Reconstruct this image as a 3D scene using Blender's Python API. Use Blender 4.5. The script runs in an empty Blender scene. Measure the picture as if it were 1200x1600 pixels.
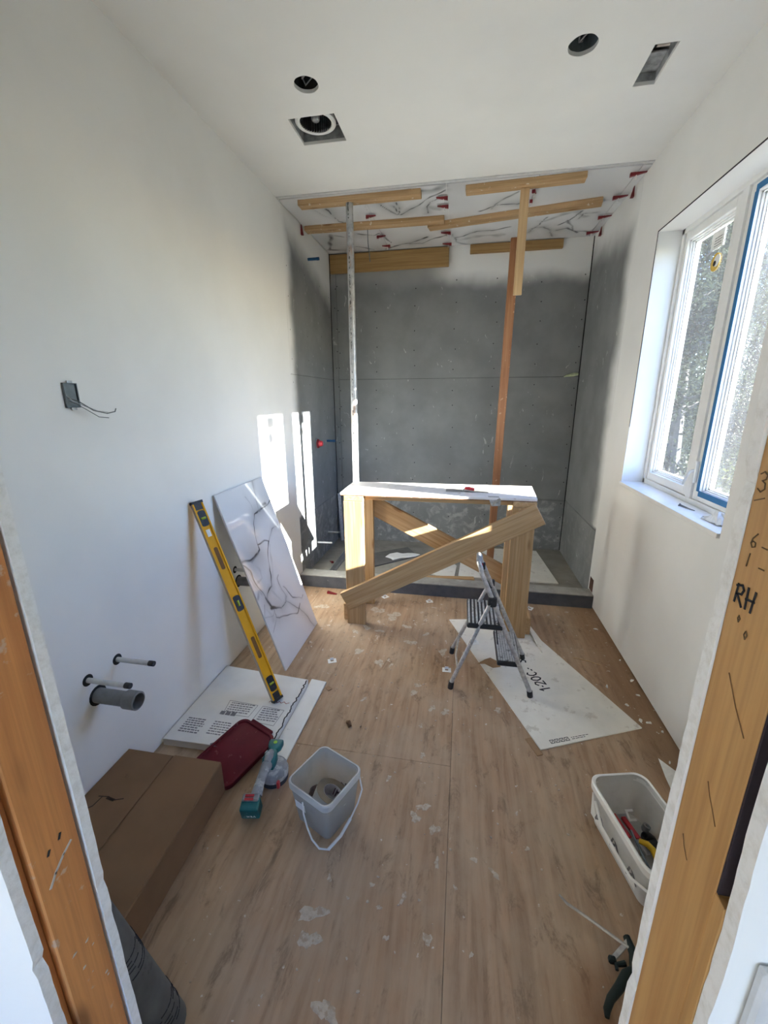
import bpy, bmesh, math, random
import numpy as np
from mathutils import Vector, Matrix
from math import pi, sin, cos, radians
RND = random.Random(11)
sc = bpy.context.scene
col = sc.collection
V = Vector

# ------------------------------------------------------------------ camera
F_PX, PITCH, YAW, ROLL = 648.379, 0.2684, 0.1853, -0.0056
fw = V((-sin(YAW) * cos(PITCH), cos(YAW) * cos(PITCH), -sin(PITCH)))
r0 = V((cos(YAW), sin(YAW), 0)); u0 = r0.cross(fw)
cr = r0 * cos(ROLL) + u0 * sin(ROLL); cu = u0 * cos(ROLL) - r0 * sin(ROLL)
cam_d = bpy.data.cameras.new('camera'); cam = bpy.data.objects.new('camera', cam_d); col.objects.link(cam)
cam_d.sensor_fit = 'HORIZONTAL'; cam_d.sensor_width = 36; cam_d.lens = 36 * F_PX / 1200
cam_d.clip_start = 0.02; cam_d.clip_end = 300
cam.matrix_world = Matrix(((cr.x, cu.x, -fw.x, 0), (cr.y, cu.y, -fw.y, 0), (cr.z, cu.z, -fw.z, 1.70), (0, 0, 0, 1)))
sc.camera = cam

# ------------------------------------------------------------------ light
SUN_TRAVEL = V((-1, 0.281, -0.362)).normalized()
SUN_EL = math.asin(-SUN_TRAVEL.z)
wd = bpy.data.worlds.new('sky'); sc.world = wd; wd.use_nodes = True
wn = wd.node_tree.nodes; wl = wd.node_tree.links
sky = wn.new('ShaderNodeTexSky'); sky.sky_type = 'NISHITA'; sky.sun_disc = False
sky.sun_elevation = SUN_EL; sky.sun_rotation = math.atan2(1, -0.281)
sky.air_density = 1.0; sky.dust_density = 0.15; sky.ozone_density = 2.0
tint = wn.new('ShaderNodeMix'); tint.data_type = 'RGBA'; tint.blend_type = 'MULTIPLY'; tint.inputs[0].default_value = 1; tint.inputs[7].default_value = (.84, .96, 1.28, 1)   # camera white balance
wl.new(sky.outputs[0], tint.inputs[6]); wl.new(tint.outputs[2], wn['Background'].inputs[0]); wn['Background'].inputs[1].default_value = 0.52
sun_d = bpy.data.lights.new('sun', 'SUN'); sun_d.energy = 24.0; sun_d.angle = radians(0.55); sun_d.color = (1, 0.97, 0.925)
sun = bpy.data.objects.new('sun', sun_d); col.objects.link(sun); sun.location = (8, -2, 6)
sun.rotation_mode = 'QUATERNION'; sun.rotation_quaternion = SUN_TRAVEL.to_track_quat('-Z', 'Y')
def portal(name, loc, direction, sx, sy):
    d = bpy.data.lights.new(name, 'AREA'); d.shape = 'RECTANGLE'; d.size = sx; d.size_y = sy; d.cycles.is_portal = True
    o = bpy.data.objects.new(name, d); col.objects.link(o); o.location = loc
    o.rotation_mode = 'QUATERNION'; o.rotation_quaternion = V(direction).to_track_quat('-Z', 'Y')
portal('window_portal', (1.40, 2.555, 1.895), (-1, 0, 0), 1.25, 1.65)
portal('hall_portal', (0.2, -2.74, 1.55), (0, 1, 0), 2.2, 1.8)
vs = sc.view_settings; vs.view_transform = 'Standard'; vs.look = 'None'; vs.gamma = 1; vs.use_curve_mapping = False
vs.exposure = 1.70
cy = sc.cycles; cy.max_bounces = 14; cy.diffuse_bounces = 8; cy.glossy_bounces = 5; cy.transmission_bounces = 8
cy.transparent_max_bounces = 16; cy.caustics_reflective = False; cy.caustics_refractive = False; cy.sample_clamp_indirect = 8

# ------------------------------------------------------------------ node helper
class N:
    def __init__(s, name):
        s.m = bpy.data.materials.new(name); s.m.use_nodes = True
        s.t = s.m.node_tree; s.n = s.t.nodes; s.b = s.n['Principled BSDF']; s.out = s.n['Material Output']
    def link(s, a, b): s.t.links.new(a, b)
    def new(s, ty, **kw):
        o = s.n.new(ty)
        for k, v in kw.items(): setattr(o, k, v)
        return o
    def put(s, sock, v):
        if hasattr(v, 'node') or isinstance(v, bpy.types.NodeSocket): s.link(v, sock)
        elif isinstance(v, (tuple, list)) and len(v) == 3 and sock.type == 'RGBA': sock.default_value = (*v, 1)
        else: sock.default_value = v
    def pos(s): return s.new('ShaderNodeNewGeometry').outputs['Position']
    def obj(s, rand=True):
        o = s.new('ShaderNodeTexCoord').outputs['Object']
        if not rand: return o
        r = s.new('ShaderNodeObjectInfo').outputs['Random']
        a = s.new('ShaderNodeVectorMath', operation='SCALE'); a.inputs[0].default_value = (37, 61, 23); s.link(r, a.inputs['Scale'])
        b = s.new('ShaderNodeVectorMath', operation='ADD'); s.link(o, b.inputs[0]); s.link(a.outputs[0], b.inputs[1])
        return b.outputs[0]
    def scale(s, v, k):
        a = s.new('ShaderNodeVectorMath', operation='MULTIPLY'); s.link(v, a.inputs[0]); a.inputs[1].default_value = k
        return a.outputs[0]
    def xyz(s, v):
        a = s.new('ShaderNodeSeparateXYZ'); s.link(v, a.inputs[0]); return a.outputs
    def noise(s, v, sc_, det=4, rough=.55, dist=0):
        a = s.new('ShaderNodeTexNoise'); s.link(v, a.inputs['Vector']); a.inputs['Scale'].default_value = sc_
        a.inputs['Detail'].default_value = det; a.inputs['Roughness'].default_value = rough; a.inputs['Distortion'].default_value = dist
        return a.outputs['Fac']
    def wave(s, v, sc_, dist=4, det=3, ds=1.0, d='Y'):
        a = s.new('ShaderNodeTexWave', bands_direction=d); s.link(v, a.inputs['Vector']); a.inputs['Scale'].default_value = sc_
        a.inputs['Distortion'].default_value = dist; a.inputs['Detail'].default_value = det; a.inputs['Detail Scale'].default_value = ds
        return a.outputs['Fac']
    def step(s, f, lo, hi, a=0., b=1.):
        m = s.new('ShaderNodeMapRange', interpolation_type='SMOOTHSTEP'); s.link(f, m.inputs[0])
        for i, v in enumerate((lo, hi, a, b)): m.inputs[i + 1].default_value = v
        return m.outputs[0]
    def op(s, o, a, b=0., c=None):
        m = s.new('ShaderNodeMath', operation=o); s.put(m.inputs[0], a); s.put(m.inputs[1], b)
        if c is not None: s.put(m.inputs[2], c)
        return m.outputs[0]
    def mix(s, f, a, b):
        m = s.new('ShaderNodeMix', data_type='RGBA'); s.put(m.inputs[0], f); s.put(m.inputs[6], a); s.put(m.inputs[7], b)
        return m.outputs[2]
    def bump(s, h, strength=.2, dist=.01):
        b = s.new('ShaderNodeBump'); b.inputs['Strength'].default_value = strength; b.inputs['Distance'].default_value = dist
        s.link(h, b.inputs['Height']); s.link(b.outputs[0], s.b.inputs['Normal'])
    def fin(s, colr=None, rough=None, metal=None, spec=None):
        if colr is not None: s.put(s.b.inputs['Base Color'], colr)
        if rough is not None: s.put(s.b.inputs['Roughness'], rough)
        if metal is not None: s.put(s.b.inputs['Metallic'], metal)
        if spec is not None: s.put(s.b.inputs['Specular IOR Level'], spec)
        return s.m

def plain(name, c, rough=.5, metal=0., spec=.5, var=.12, scale=40, dirt=None):
    n = N(name); o = n.obj()
    f = n.noise(o, scale, 4)
    c2 = tuple(max(0, x * (1 - var * 2)) for x in c)
    k = n.mix(n.step(f, .3, .75), c, c2)
    if dirt: k = n.mix(n.op('MULTIPLY', n.step(n.noise(o, dirt[1], 5, .65), dirt[2], dirt[2] + .08), dirt[3] if len(dirt) > 3 else .9), k, dirt[0])
    return n.fin(k, rough, metal, spec)

def wood(name, a, b, knots=(.22, .10, .035), rough=.62, spots=None):
    n = N(name); o = n.obj()
    st = n.scale(o, (1.2, 9, 9))
    w = n.noise(n.scale(o, (1.1, 30, 30)), 1.0, 5, .6, 1.1)
    g = n.noise(n.scale(o, (3, 130, 130)), 1.0, 4)
    k = n.mix(n.step(w, .36, .68), a, b)
    k = n.mix(n.op('MULTIPLY', n.step(g, .35, .75), .35), k, tuple(x * .62 for x in b))
    k = n.mix(n.op('MULTIPLY', n.step(n.noise(st, .9, 3), .45, .75), .35), k, tuple(x * .75 for x in b))
    kn = n.new('ShaderNodeTexVoronoi'); n.link(n.scale(o, (2.6, 9, 9)), kn.inputs['Vector']); kn.inputs['Scale'].default_value = 1
    k = n.mix(n.op('MULTIPLY', n.step(kn.outputs['Distance'], .17, .05), .8), k, knots)
    if spots: k = n.mix(n.op('MULTIPLY', n.step(n.noise(o, 26, 5, .6), .63, .68), .8), k, spots)
    n.bump(g, .15, .002)
    return n.fin(k, rough, 0, .35)

# ------------------------------------------------------------------ geometry helper
WORLD = {}
class G:
    def __init__(s): s.v = []; s.f = []
    def add(s, vs_, fs, M=None):
        b = len(s.v)
        s.v += [(M @ V(p)) if M is not None else V(p) for p in vs_]
        s.f += [tuple(i + b for i in f) for f in fs]; return s
    def box(s, c, d, M=None):
        x, y, z = c; a, b, e = d[0] / 2, d[1] / 2, d[2] / 2
        vs_ = [(x + i * a, y + j * b, z + k * e) for i in (-1, 1) for j in (-1, 1) for k in (-1, 1)]
        return s.add(vs_, [(0, 1, 3, 2), (4, 6, 7, 5), (0, 4, 5, 1), (2, 3, 7, 6), (0, 2, 6, 4), (1, 5, 7, 3)], M)
    def span(s, a, b, M=None):
        return s.box([(p + q) / 2 for p, q in zip(a, b)], [abs(q - p) for p, q in zip(a, b)], M)
    def prism(s, poly, z0, z1, M=None):
        n = len(poly)
        ar = sum(poly[i][0] * poly[(i + 1) % n][1] - poly[(i + 1) % n][0] * poly[i][1] for i in range(n))
        if ar < 0: poly = poly[::-1]
        vs_ = [(p[0], p[1], z0) for p in poly] + [(p[0], p[1], z1) for p in poly]
        return s.add(vs_, [tuple(range(n))[::-1], tuple(range(n, 2 * n))] + [(i, (i + 1) % n, n + (i + 1) % n, n + i) for i in range(n)], M)
    def tube(s, pts, r, n=10, caps=True):
        P = [V(p) for p in pts]; m = len(P); rs = r if isinstance(r, (list, tuple)) else [r] * m
        t0 = (P[1] - P[0]).normalized(); a = t0.orthogonal().normalized(); b = len(s.v)
        for i in range(m):
            t = ((P[min(i + 1, m - 1)] - P[i]).normalized() + (P[i] - P[max(i - 1, 0)]).normalized())
            t = t.normalized() if t.length > 1e-6 else t0
            a = (a - t * a.dot(t)).normalized(); c = t.cross(a)
            for k in range(n):
                q = 2 * pi * k / n; s.v.append(P[i] + (a * cos(q) + c * sin(q)) * rs[i])
        for i in range(m - 1):
            for k in range(n):
                k2 = (k + 1) % n; s.f.append((b + i * n + k, b + i * n + k2, b + (i + 1) * n + k2, b + (i + 1) * n + k))
        if caps: s.f.append(tuple(b + k for k in range(n))[::-1]); s.f.append(tuple(b + (m - 1) * n + k for k in range(n)))
        return s
    def lathe(s, prof, n=24, M=None, cap=True):
        m = len(prof); vs_ = [(r * cos(2 * pi * k / n), r * sin(2 * pi * k / n), z) for r, z in prof for k in range(n)]
        fs = [(i * n + k, i * n + (k + 1) % n, (i + 1) * n + (k + 1) % n, (i + 1) * n + k) for i in range(m - 1) for k in range(n)]
        if cap and prof[0] != prof[-1]:
            if prof[0][0] > 1e-6: fs.append(tuple(range(n))[::-1])
            if prof[-1][0] > 1e-6: fs.append(tuple((m - 1) * n + k for k in range(n)))
        return s.add(vs_, fs, M)
    def blob(s, x, y, z, r, h, k=9, rnd=RND, st=1.0, ang=0.):
        pts = []; ph = [rnd.uniform(0, 6.3) for _ in range(4)]
        for i in range(k):
            a = 2 * pi * i / k; rr = r * (.82 + .22 * sin(2 * a + ph[0]) + .16 * sin(3 * a + ph[1]) + (.10 * sin(5 * a + ph[2]) + rnd.uniform(-.14, .14) if k > 8 else rnd.uniform(-.2, .2)))
            px, py = rr * cos(a) * st, rr * sin(a) / st
            pts.append((x + px * cos(ang) - py * sin(ang), y + px * sin(ang) + py * cos(ang)))
        b = len(s.v)
        s.v += [V((p[0], p[1], z)) for p in pts] + [V((x + (p[0] - x) * .8, y + (p[1] - y) * .8, z + h)) for p in pts]
        s.f += [tuple(b + k + i for i in range(k))] + [(b + i, b + (i + 1) % k, b + k + (i + 1) % k, b + k + i) for i in range(k)]
        return s
    def obj(s, name, mat, parent=None, M=None, bev=0, smooth=False, seg=1, world=False, kind=None, label=None):
        if world: M = Matrix.Identity(4)
        if M is None:
            lo = [min(p[i] for p in s.v) for i in range(3)]; hi = [max(p[i] for p in s.v) for i in range(3)]
            M = Matrix.Translation([(a + b) / 2 for a, b in zip(lo, hi)]); vv = [p - M.translation for p in s.v]
        else: vv = s.v
        me = bpy.data.meshes.new(name); me.from_pydata(vv, [], s.f)
        if bev or smooth:
            bm = bmesh.new(); bm.from_mesh(me)
            if bev:
                bmesh.ops.recalc_face_normals(bm, faces=bm.faces)
                es = [e for e in bm.edges if len(e.link_faces) == 2 and e.calc_face_angle(0) > .5]
                bmesh.ops.bevel(bm, geom=es, offset=bev, segments=seg, affect='EDGES', profile=.5)
            if smooth:
                for f in bm.faces: f.smooth = True
                for e in bm.edges:
                    if len(e.link_faces) == 2 and e.calc_face_angle(0) > .7: e.smooth = False
            bm.to_mesh(me); bm.free()
        me.validate(); me.update(); me.materials.append(mat)
        return place(bpy.data.objects.new(name, me), parent, M, kind, label)
def place(o, parent, M, kind=None, label=None):
    col.objects.link(o); o.matrix_basis = M; WORLD[o] = M.copy()
    if parent is not None: o.parent = parent; o.matrix_parent_inverse = WORLD[parent].inverted()
    if kind: o['kind'] = kind
    if label: o['label'] = label
    return o
def tag(o, label, cat, group=None, kind=None):
    o['label'] = label; o['category'] = cat
    if group: o['group'] = group
    if kind: o['kind'] = kind
    return o
def thing(name, label, cat, loc=(0, 0, 0), group=None, kind=None):
    return tag(place(bpy.data.objects.new(name, None), None, Matrix.Translation(loc)), label, cat, group, kind)
def frame(o, x, z):
    x = V(x).normalized(); z = V(z); z = (z - x * z.dot(x)).normalized(); y = z.cross(x)
    return Matrix(((x.x, y.x, z.x, o[0]), (x.y, y.y, z.y, o[1]), (x.z, y.z, z.z, o[2]), (0, 0, 0, 1)))
def board(name, p0, p1, w, t, mat, parent=None, up=(0, 0, 1), bev=.003):
    p0, p1 = V(p0), V(p1)
    return G().box((0, 0, 0), ((p1 - p0).length, w, t)).obj(name, mat, parent, frame((p0 + p1) / 2, p1 - p0, up), bev)
def rrect(w, h, r, n=5):
    out = []
    for cx_, cy_, a0 in ((w / 2 - r, h / 2 - r, 0), (-w / 2 + r, h / 2 - r, 90), (-w / 2 + r, -h / 2 + r, 180), (w / 2 - r, -h / 2 + r, 270)):
        for i in range(n + 1):
            a = radians(a0 + 90 * i / n); out.append((cx_ + r * cos(a), cy_ + r * sin(a)))
    return out
def loft(g, rings, close_bottom=True, close_top=False, M=None):
    n = len(rings[0]); vs_ = [p for r in rings for p in r]
    fs = [(i * n + k, i * n + (k + 1) % n, (i + 1) * n + (k + 1) % n, (i + 1) * n + k) for i in range(len(rings) - 1) for k in range(n)]
    if close_bottom: fs.append(tuple(range(n))[::-1])
    if close_top: fs.append(tuple((len(rings) - 1) * n + k for k in range(n)))
    return g.add(vs_, fs, M)
def strokes(g, lines, w, M, z=.0006):
    """flat pen strokes, each a thin ribbon with a little thickness, in the local XY plane of M"""
    for pts in lines:
        for (x0, y0), (x1, y1) in zip(pts[:-1], pts[1:]):
            d = V((x1 - x0, y1 - y0, 0)); L = d.length
            if L < 1e-6: continue
            d /= L; nn = V((-d.y, d.x, 0)) * w / 2; a = V((x0, y0, 0)) - d * w * .35; b = V((x1, y1, 0)) + d * w * .35
            P = [a - nn, b - nn, b + nn, a + nn]
            g.add([p for p in P] + [p + V((0, 0, z)) for p in P], [(3, 2, 1, 0), (4, 5, 6, 7), (0, 1, 5, 4), (1, 2, 6, 5), (2, 3, 7, 6), (3, 0, 4, 7)], M)
    return g
def text_lines(g, x, y, w, rows, dy, h, M, rnd=RND, z=.0005):
    """rows of tiny print: word-long dashes"""
    for r in range(rows):
        cx_ = x
        while cx_ < x + w * rnd.uniform(.75, 1):
            l = rnd.uniform(.006, .022); l = min(l, x + w - cx_)
            if l < .003: break
            g.box((cx_ + l / 2, y - r * dy, z / 2), (l, h, z), M); cx_ += l + .004

# ------------------------------------------------------------------ room numbers
XL, XR, ZC, YB, YF = -1.4353, 1.1235, 3.1394, 4.6587, 3.3756
YD0, YD1 = 0.30, 0.42            # doorway wall, hall side and room side
XJ0, XJ1 = -0.565, 0.247         # doorway opening

# ------------------------------------------------------------------ materials
def m_drywall(name, c=(.80, .80, .78)):
    n = N(name); p = n.pos()
    k = n.mix(n.step(n.noise(p, 1.3, 4), .35, .7), c, tuple(x * .93 for x in c))
    k = n.mix(n.op('MULTIPLY', n.step(n.noise(p, 30, 2), .79, .82), .35), k, (.52, .51, .48))
    n.bump(n.noise(p, 90, 3), .05, .002)
    return n.fin(k, .75, 0, .3)
M_DRY = m_drywall('white_drywall')
M_CEIL = m_drywall('ceiling_paint', (.82, .82, .80))
M_HALL = m_drywall('hall_paint', (.80, .81, .80))
def m_gypsum():
    n = N('cut_drywall_edge'); p = n.pos(); f = n.noise(p, 60, 6, .7)
    k = n.mix(n.step(f, .4, .75), (.86, .86, .84), (.72, .71, .67)); n.bump(f, .45, .002)
    return n.fin(k, .95, 0, .1)
M_GYP = m_gypsum()
def m_wallL(name, side):
    """white drywall and grey backer board with sprayed primer fading over the joint"""
    n = N(name); p = n.pos(); X, Y, Z = n.xyz(p)
    wob = n.op('MULTIPLY', n.op('SUBTRACT', n.noise(p, 2.2, 3), .5), .22)
    if side == 'left':
        a = n.step(n.op('ADD', Y, wob), 3.66, 3.46)
        b = n.step(n.op('ADD', n.op('MULTIPLY_ADD', Y, .25, Z), wob), 3.72, 3.98)
    elif side == 'right':
        a = n.step(n.op('ADD', Y, wob), 3.76, 3.50)
        b = n.step(n.op('ADD', n.op('MULTIPLY_ADD', Y, -.18, Z), wob), 2.0, 2.30)
    else:
        a = n.op('MULTIPLY', n.step(n.op('ADD', Z, wob), 2.74, 2.93), n.step(X, -.45, -.05, .15, 1.))
        b = 0.
    low = n.step(Z, .63, .66)
    f = n.op('MULTIPLY', n.op('MAXIMUM', a, b), low if side != 'back' else 1.)
    g = n.mix(n.step(n.noise(p, 3, 4), .3, .7), (.225, .232, .234), (.180, .186, .188))
    sm = n.step(n.noise(n.scale(p, (4, 4, 2)), 3.2, 5, .62, 1.2), .655, .70)
    sm2 = n.step(n.noise(n.scale(p, (1, 1, .35)), 17, 4, .6), .73, .78)
    lowband = n.op('MULTIPLY', n.step(n.noise(p, 9, 6, .68, .6), .47, .66), n.step(Z, .62, .60))
    g = n.mix(n.op('MULTIPLY', lowband, .55 if side != 'right' else .15), g, (.46, .46, .44))
    g = n.mix(n.op('MULTIPLY', n.op('MAXIMUM', sm, sm2), .55), g, (.55, .55, .53))
    k = n.mix(n.op('MULTIPLY', f, .96), g, (.80, .80, .78))
    return n.fin(k, .8, 0, .25)
M_BL, M_BR, M_BB = m_wallL('left_backer', 'left'), m_wallL('right_backer', 'right'), m_wallL('back_backer', 'back')
def m_floor():
    n = N('dusty_plywood'); p = n.pos(); X, Y, Z = n.xyz(p)
    oi = n.new('ShaderNodeObjectInfo').outputs['Random']
    g1 = n.noise(n.scale(p, (26, 2.6, 1)), 1.0, 5, .6, .6)
    g2 = n.wave(n.scale(p, (3.2, .55, 1)), 2.2, 7, 4, 1.4, 'X')
    k = n.mix(n.step(g1, .3, .72), (.42, .27, .165), (.23, .135, .075))
    k = n.mix(n.op('MULTIPLY', n.step(g2, .45, .95), .32), k, (.42, .30, .20))
    k = n.mix(n.op('MULTIPLY', oi, .25), k, (.36, .22, .13))
    d = n.noise(n.scale(p, (1.4, 1, 1)), 2.3, 6, .62)
    k = n.mix(n.step(d, .36, .66, .08, .58), k, (.45, .35, .25))
    k = n.mix(n.op('MULTIPLY', n.step(n.noise(n.scale(p, (2.4, 1, 1)), 5.5, 7, .72, .5), .52, .70), .62), k, (.12, .08, .05))
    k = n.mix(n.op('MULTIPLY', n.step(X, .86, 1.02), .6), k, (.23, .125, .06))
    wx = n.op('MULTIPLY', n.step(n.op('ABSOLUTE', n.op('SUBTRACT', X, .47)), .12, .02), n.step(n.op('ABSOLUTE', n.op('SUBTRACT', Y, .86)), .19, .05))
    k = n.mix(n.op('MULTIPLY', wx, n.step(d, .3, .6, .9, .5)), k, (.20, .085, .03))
    sp = n.noise(p, 34, 4, .6); far = n.step(Y, 1.2, 2.6, .0, .03)
    k = n.mix(n.op('MULTIPLY', n.step(n.op('ADD', sp, far), .69, .72), .8), k, (.62, .58, .52))
    sp2 = n.noise(p, 8.5, 5, .66, .8); far2 = n.step(Y, 1.6, 2.7, -.04, .035)
    k = n.mix(n.op('MULTIPLY', n.step(n.op('ADD', sp2, far2), .66, .70), .65), k, (.58, .51, .44))
    n.bump(n.op('ADD', g1, n.op('MULTIPLY', sp2, .6)), .25, .004)
    return n.fin(k, n.step(d, .3, .7, .55, .8), 0, .35)
M_FLOOR = m_floor()
M_SPF = wood('pale_lumber', (.56, .37, .19), (.42, .25, .105))
M_SPF2 = wood('ceiling_lumber', (.55, .37, .20), (.40, .25, .115), spots=(.68, .62, .52))
M_PLYB = wood('ochre_board', (.40, .25, .10), (.30, .175, .065))
M_RED = wood('reddish_lumber', (.34, .16, .075), (.24, .10, .042), knots=(.12, .05, .02), spots=(.46, .28, .18))
M_JAML = wood('orange_stud', (.70, .31, .105), (.54, .22, .075), knots=(.2, .08, .03), spots=(.60, .42, .30))
M_JAMR = wood('tan_stud', (.57, .33, .125), (.46, .24, .085), knots=(.26, .13, .05))
M_LATH = wood('pale_lath', (.62, .44, .25), (.52, .34, .17))
M_DARKGAP = plain('dark_gap_shade', (.035, .025, .035), .9)  # near-black of joints, cavity and a scrap; also painted shade beside right stud
M_GAPBROWN = plain('gap_brown', (.10, .045, .03), .9)
M_STEEL = plain('galvanised_steel', (.50, .51, .52), .42, .75, .5, .18, 60, ((.32, .20, .12), 9, .64))
M_DUCT = plain('duct_metal', (.46, .48, .49), .5, .15, .5, .25, 30)
M_ALU = plain('scuffed_aluminium', (.62, .62, .62), .4, .6, .5, .2, 50, ((.72, .71, .68), 40, .58))
M_BLACKPL = plain('black_plastic', (.022, .022, .024), .5, 0, .5, .2, 60, ((.42, .41, .39), 45, .66))
M_TREAD = plain('plastered_tread', (.52, .52, .50), .8, 0, .3, .15, 50, ((.10, .10, .10), 30, .56, .8))
M_WHITEPL = plain('white_vinyl', (.82, .82, .80), .4, 0, .5, .03, 10)
M_WHITE = plain('white_print_board', (.80, .78, .72), .55, 0, .4, .05, 8, ((.50, .46, .40), 14, .58, .6))
M_CARTON = plain('white_carton', (.76, .76, .73), .6, 0, .4, .06, 5, ((.40, .38, .36), 12, .68))
M_BENCHTOP = plain('bench_top_white', (.78, .73, .68), .5, 0, .4, .05, 9, ((.55, .44, .36), 9, .62))
M_PLYEDGE = plain('ply_edge', (.30, .16, .09), .8, 0, .3, .3, 60, ((.55, .40, .28), 30, .6))
M_CARD = plain('brown_cardboard', (.225, .135, .075), .85, 0, .2, .07, 6, ((.13, .085, .05), 7, .66, .7))
M_CARDL = plain('light_cardboard', (.34, .22, .13), .85, 0, .2, .07, 20)
M_INK = plain('black_ink', (.03, .03, .035), .8, 0, .2)
M_GREYINK = plain('grey_print', (.20, .20, .21), .8, 0, .2)
M_REDINK = plain('red_pencil', (.33, .06, .05), .8, 0, .2)
M_PENCIL = plain('pencil_line', (.16, .10, .05), .8, 0, .2)
M_YEL = plain('level_yellow', (.80, .40, .012), .55, 0, .25, .05, 12)
M_LEVEDGE = plain('level_edge', (.50, .47, .43), .45, .5, .5, .1, 30)
M_VIAL = plain('vial_green', (.45, .55, .05), .15, 0, .6)
M_REDLID = plain('wine_plastic', (.115, .006, .014), .6, 0, .25, .08, 16, ((.36, .16, .17), 24, .62, .4))
M_TEAL = plain('teal_tool', (.008, .13, .14), .45, 0, .5, .1, 25, ((.34, .38, .38), 40, .62, .6))
M_TOOLGREY = plain('dusty_tool_grey', (.30, .31, .32), .7, 0, .3, .12, 30, ((.52, .52, .51), 26, .52, .7))
M_RUBBER = plain('dark_rubber', (.05, .05, .055), .7, 0, .3, .1, 30, ((.3, .3, .3), 30, .62, .6))
M_REDPL = plain('red_plastic', (.55, .03, .04), .4)
M_WEDGE = plain('wedge_red', (.20, .010, .016), .45)
M_VALVE = plain('valve_cap_red', (.72, .05, .07), .35)
M_BLUEPIPE = plain('blue_pex', (.012, .09, .22), .4)
M_TAPEBLUE = plain('blue_masking_tape', (.035, .17, .36), .65, 0, .3, .05)
M_PIPEW = plain('white_pipe', (.62, .63, .63), .45, 0, .5, .05)
M_PIPEG = plain('grey_drain_pipe', (.22, .225, .23), .5, 0, .45, .15, 16, ((.36, .36, .36), 14, .6, .6))
M_CHROME = plain('dull_chrome', (.62, .62, .62), .3, .85)
M_GREYBOX = plain('grey_box', (.16, .19, .20), .5, .2)
M_WIRE = plain('bare_wire', (.17, .19, .18), .5, .2)
M_ROLL = plain('grey_roll', (.135, .14, .14), .7, 0, .35, .2, 9, ((.035, .035, .038), 10, .6, .8))
M_PLASTER = plain('dry_plaster', (.62, .56, .49), .9, 0, .2, .08, 40)
M_PAPER = plain('white_paper', (.82, .82, .80), .8, 0, .2, .04)
M_CURBTOP = plain('curb_top', (.40, .39, .36), .85, 0, .2, .1, 12, ((.58, .57, .54), 14, .6, .7))
M_CURB = plain('curb_face', (.105, .11, .125), .75, 0, .25, .12, 14, ((.42, .42, .42), 12, .66, .7))
M_PAN = plain('mortar_pan', (.30, .285, .25), .9, 0, .2, .14, 6, ((.52, .50, .46), 22, .66, .7))
M_SLATE = plain('dark_tile', (.13, .125, .12), .6, 0, .4, .12, 14)
M_TAPEROLL = plain('tape_side', (.22, .18, .125), .6, 0, .3, .06, 40)
M_TAPEFACE = plain('tape_face', (.46, .45, .41), .5, 0, .4, .04)
M_SCREW = plain('screw_hole', (.02, .02, .02), .9)
M_YELH = plain('yellow_handle', (.72, .44, .01), .4)
M_GREEN = plain('dark_green_tool', (.010, .020, .018), .6, 0, .25, .2, 20)
M_BLADE = plain('worn_blade', (.42, .40, .37), .45, .55, .5, .2, 40)
M_SHED = plain('shed_dark', (.02, .02, .02), .9)
M_FAN = plain('fan_black', (.02, .02, .021), .5)
def m_clear(name, c, fac):
    n = N(name); n.fin(n.mix(n.step(n.noise(n.obj(), 9, 5, .65), .45, .68), c, tuple(x * .82 for x in c)), .42, 0, .4)
    tr = n.new('ShaderNodeBsdfTransparent'); tr.inputs[0].default_value = (.93, .94, .94, 1)
    tl = n.new('ShaderNodeBsdfTranslucent'); tl.inputs[0].default_value = (*c, 1)
    a = n.new('ShaderNodeMixShader'); a.inputs[0].default_value = .4; n.link(n.b.outputs[0], a.inputs[1]); n.link(tl.outputs[0], a.inputs[2])
    b = n.new('ShaderNodeMixShader'); b.inputs[0].default_value = fac; n.link(a.outputs[0], b.inputs[1]); n.link(tr.outputs[0], b.inputs[2])
    n.link(b.outputs[0], n.out.inputs[0]); return n.m
M_CLEAR = m_clear('frosted_plastic', (.62, .61, .57), .56)
M_CLEARW = m_clear('milky_plastic', (.74, .74, .72), .14)
def m_glass(name, dust, gl=.05):
    n = N(name); o = n.pos(); X, Y, Z = n.xyz(o)
    f = n.step(n.noise(n.scale(o, (1, 6, 1.2)), 6, 5, .7), .3, .75, dust * .6, dust)
    f = n.op('ADD', f, n.op('MULTIPLY', n.step(n.op('ADD', Z, n.op('MULTIPLY', n.noise(o, 24, 4), .3)), 1.42, 1.28), .02))
    tr = n.new('ShaderNodeBsdfTransparent'); tr.inputs[0].default_value = (.97, .985, .98, 1)
    g = n.new('ShaderNodeBsdfGlossy'); g.inputs['Roughness'].default_value = .02
    tl = n.new('ShaderNodeBsdfTranslucent'); tl.inputs[0].default_value = (.9, .92, .94, 1)
    a = n.new('ShaderNodeMixShader'); a.inputs[0].default_value = gl; n.link(tr.outputs[0], a.inputs[1]); n.link(g.outputs[0], a.inputs[2])
    b = n.new('ShaderNodeMixShader'); n.link(f, b.inputs[0]); n.link(a.outputs[0], b.inputs[1]); n.link(tl.outputs[0], b.inputs[2])
    n.link(b.outputs[0], n.out.inputs[0]); return n.m
M_GLASS, M_GLASS2 = m_glass('dusty_glass', .006), m_glass('filmed_glass', .014)
def m_marble():
    n = N('veined_porcelain'); a = n.new('ShaderNodeAttribute', attribute_name='vein').outputs['Fac']
    k = n.mix(a, (.74, .75, .76), (.03, .031, .035))
    return n.fin(k, .06, 0, .5)
M_MARBLE = m_marble()
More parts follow.
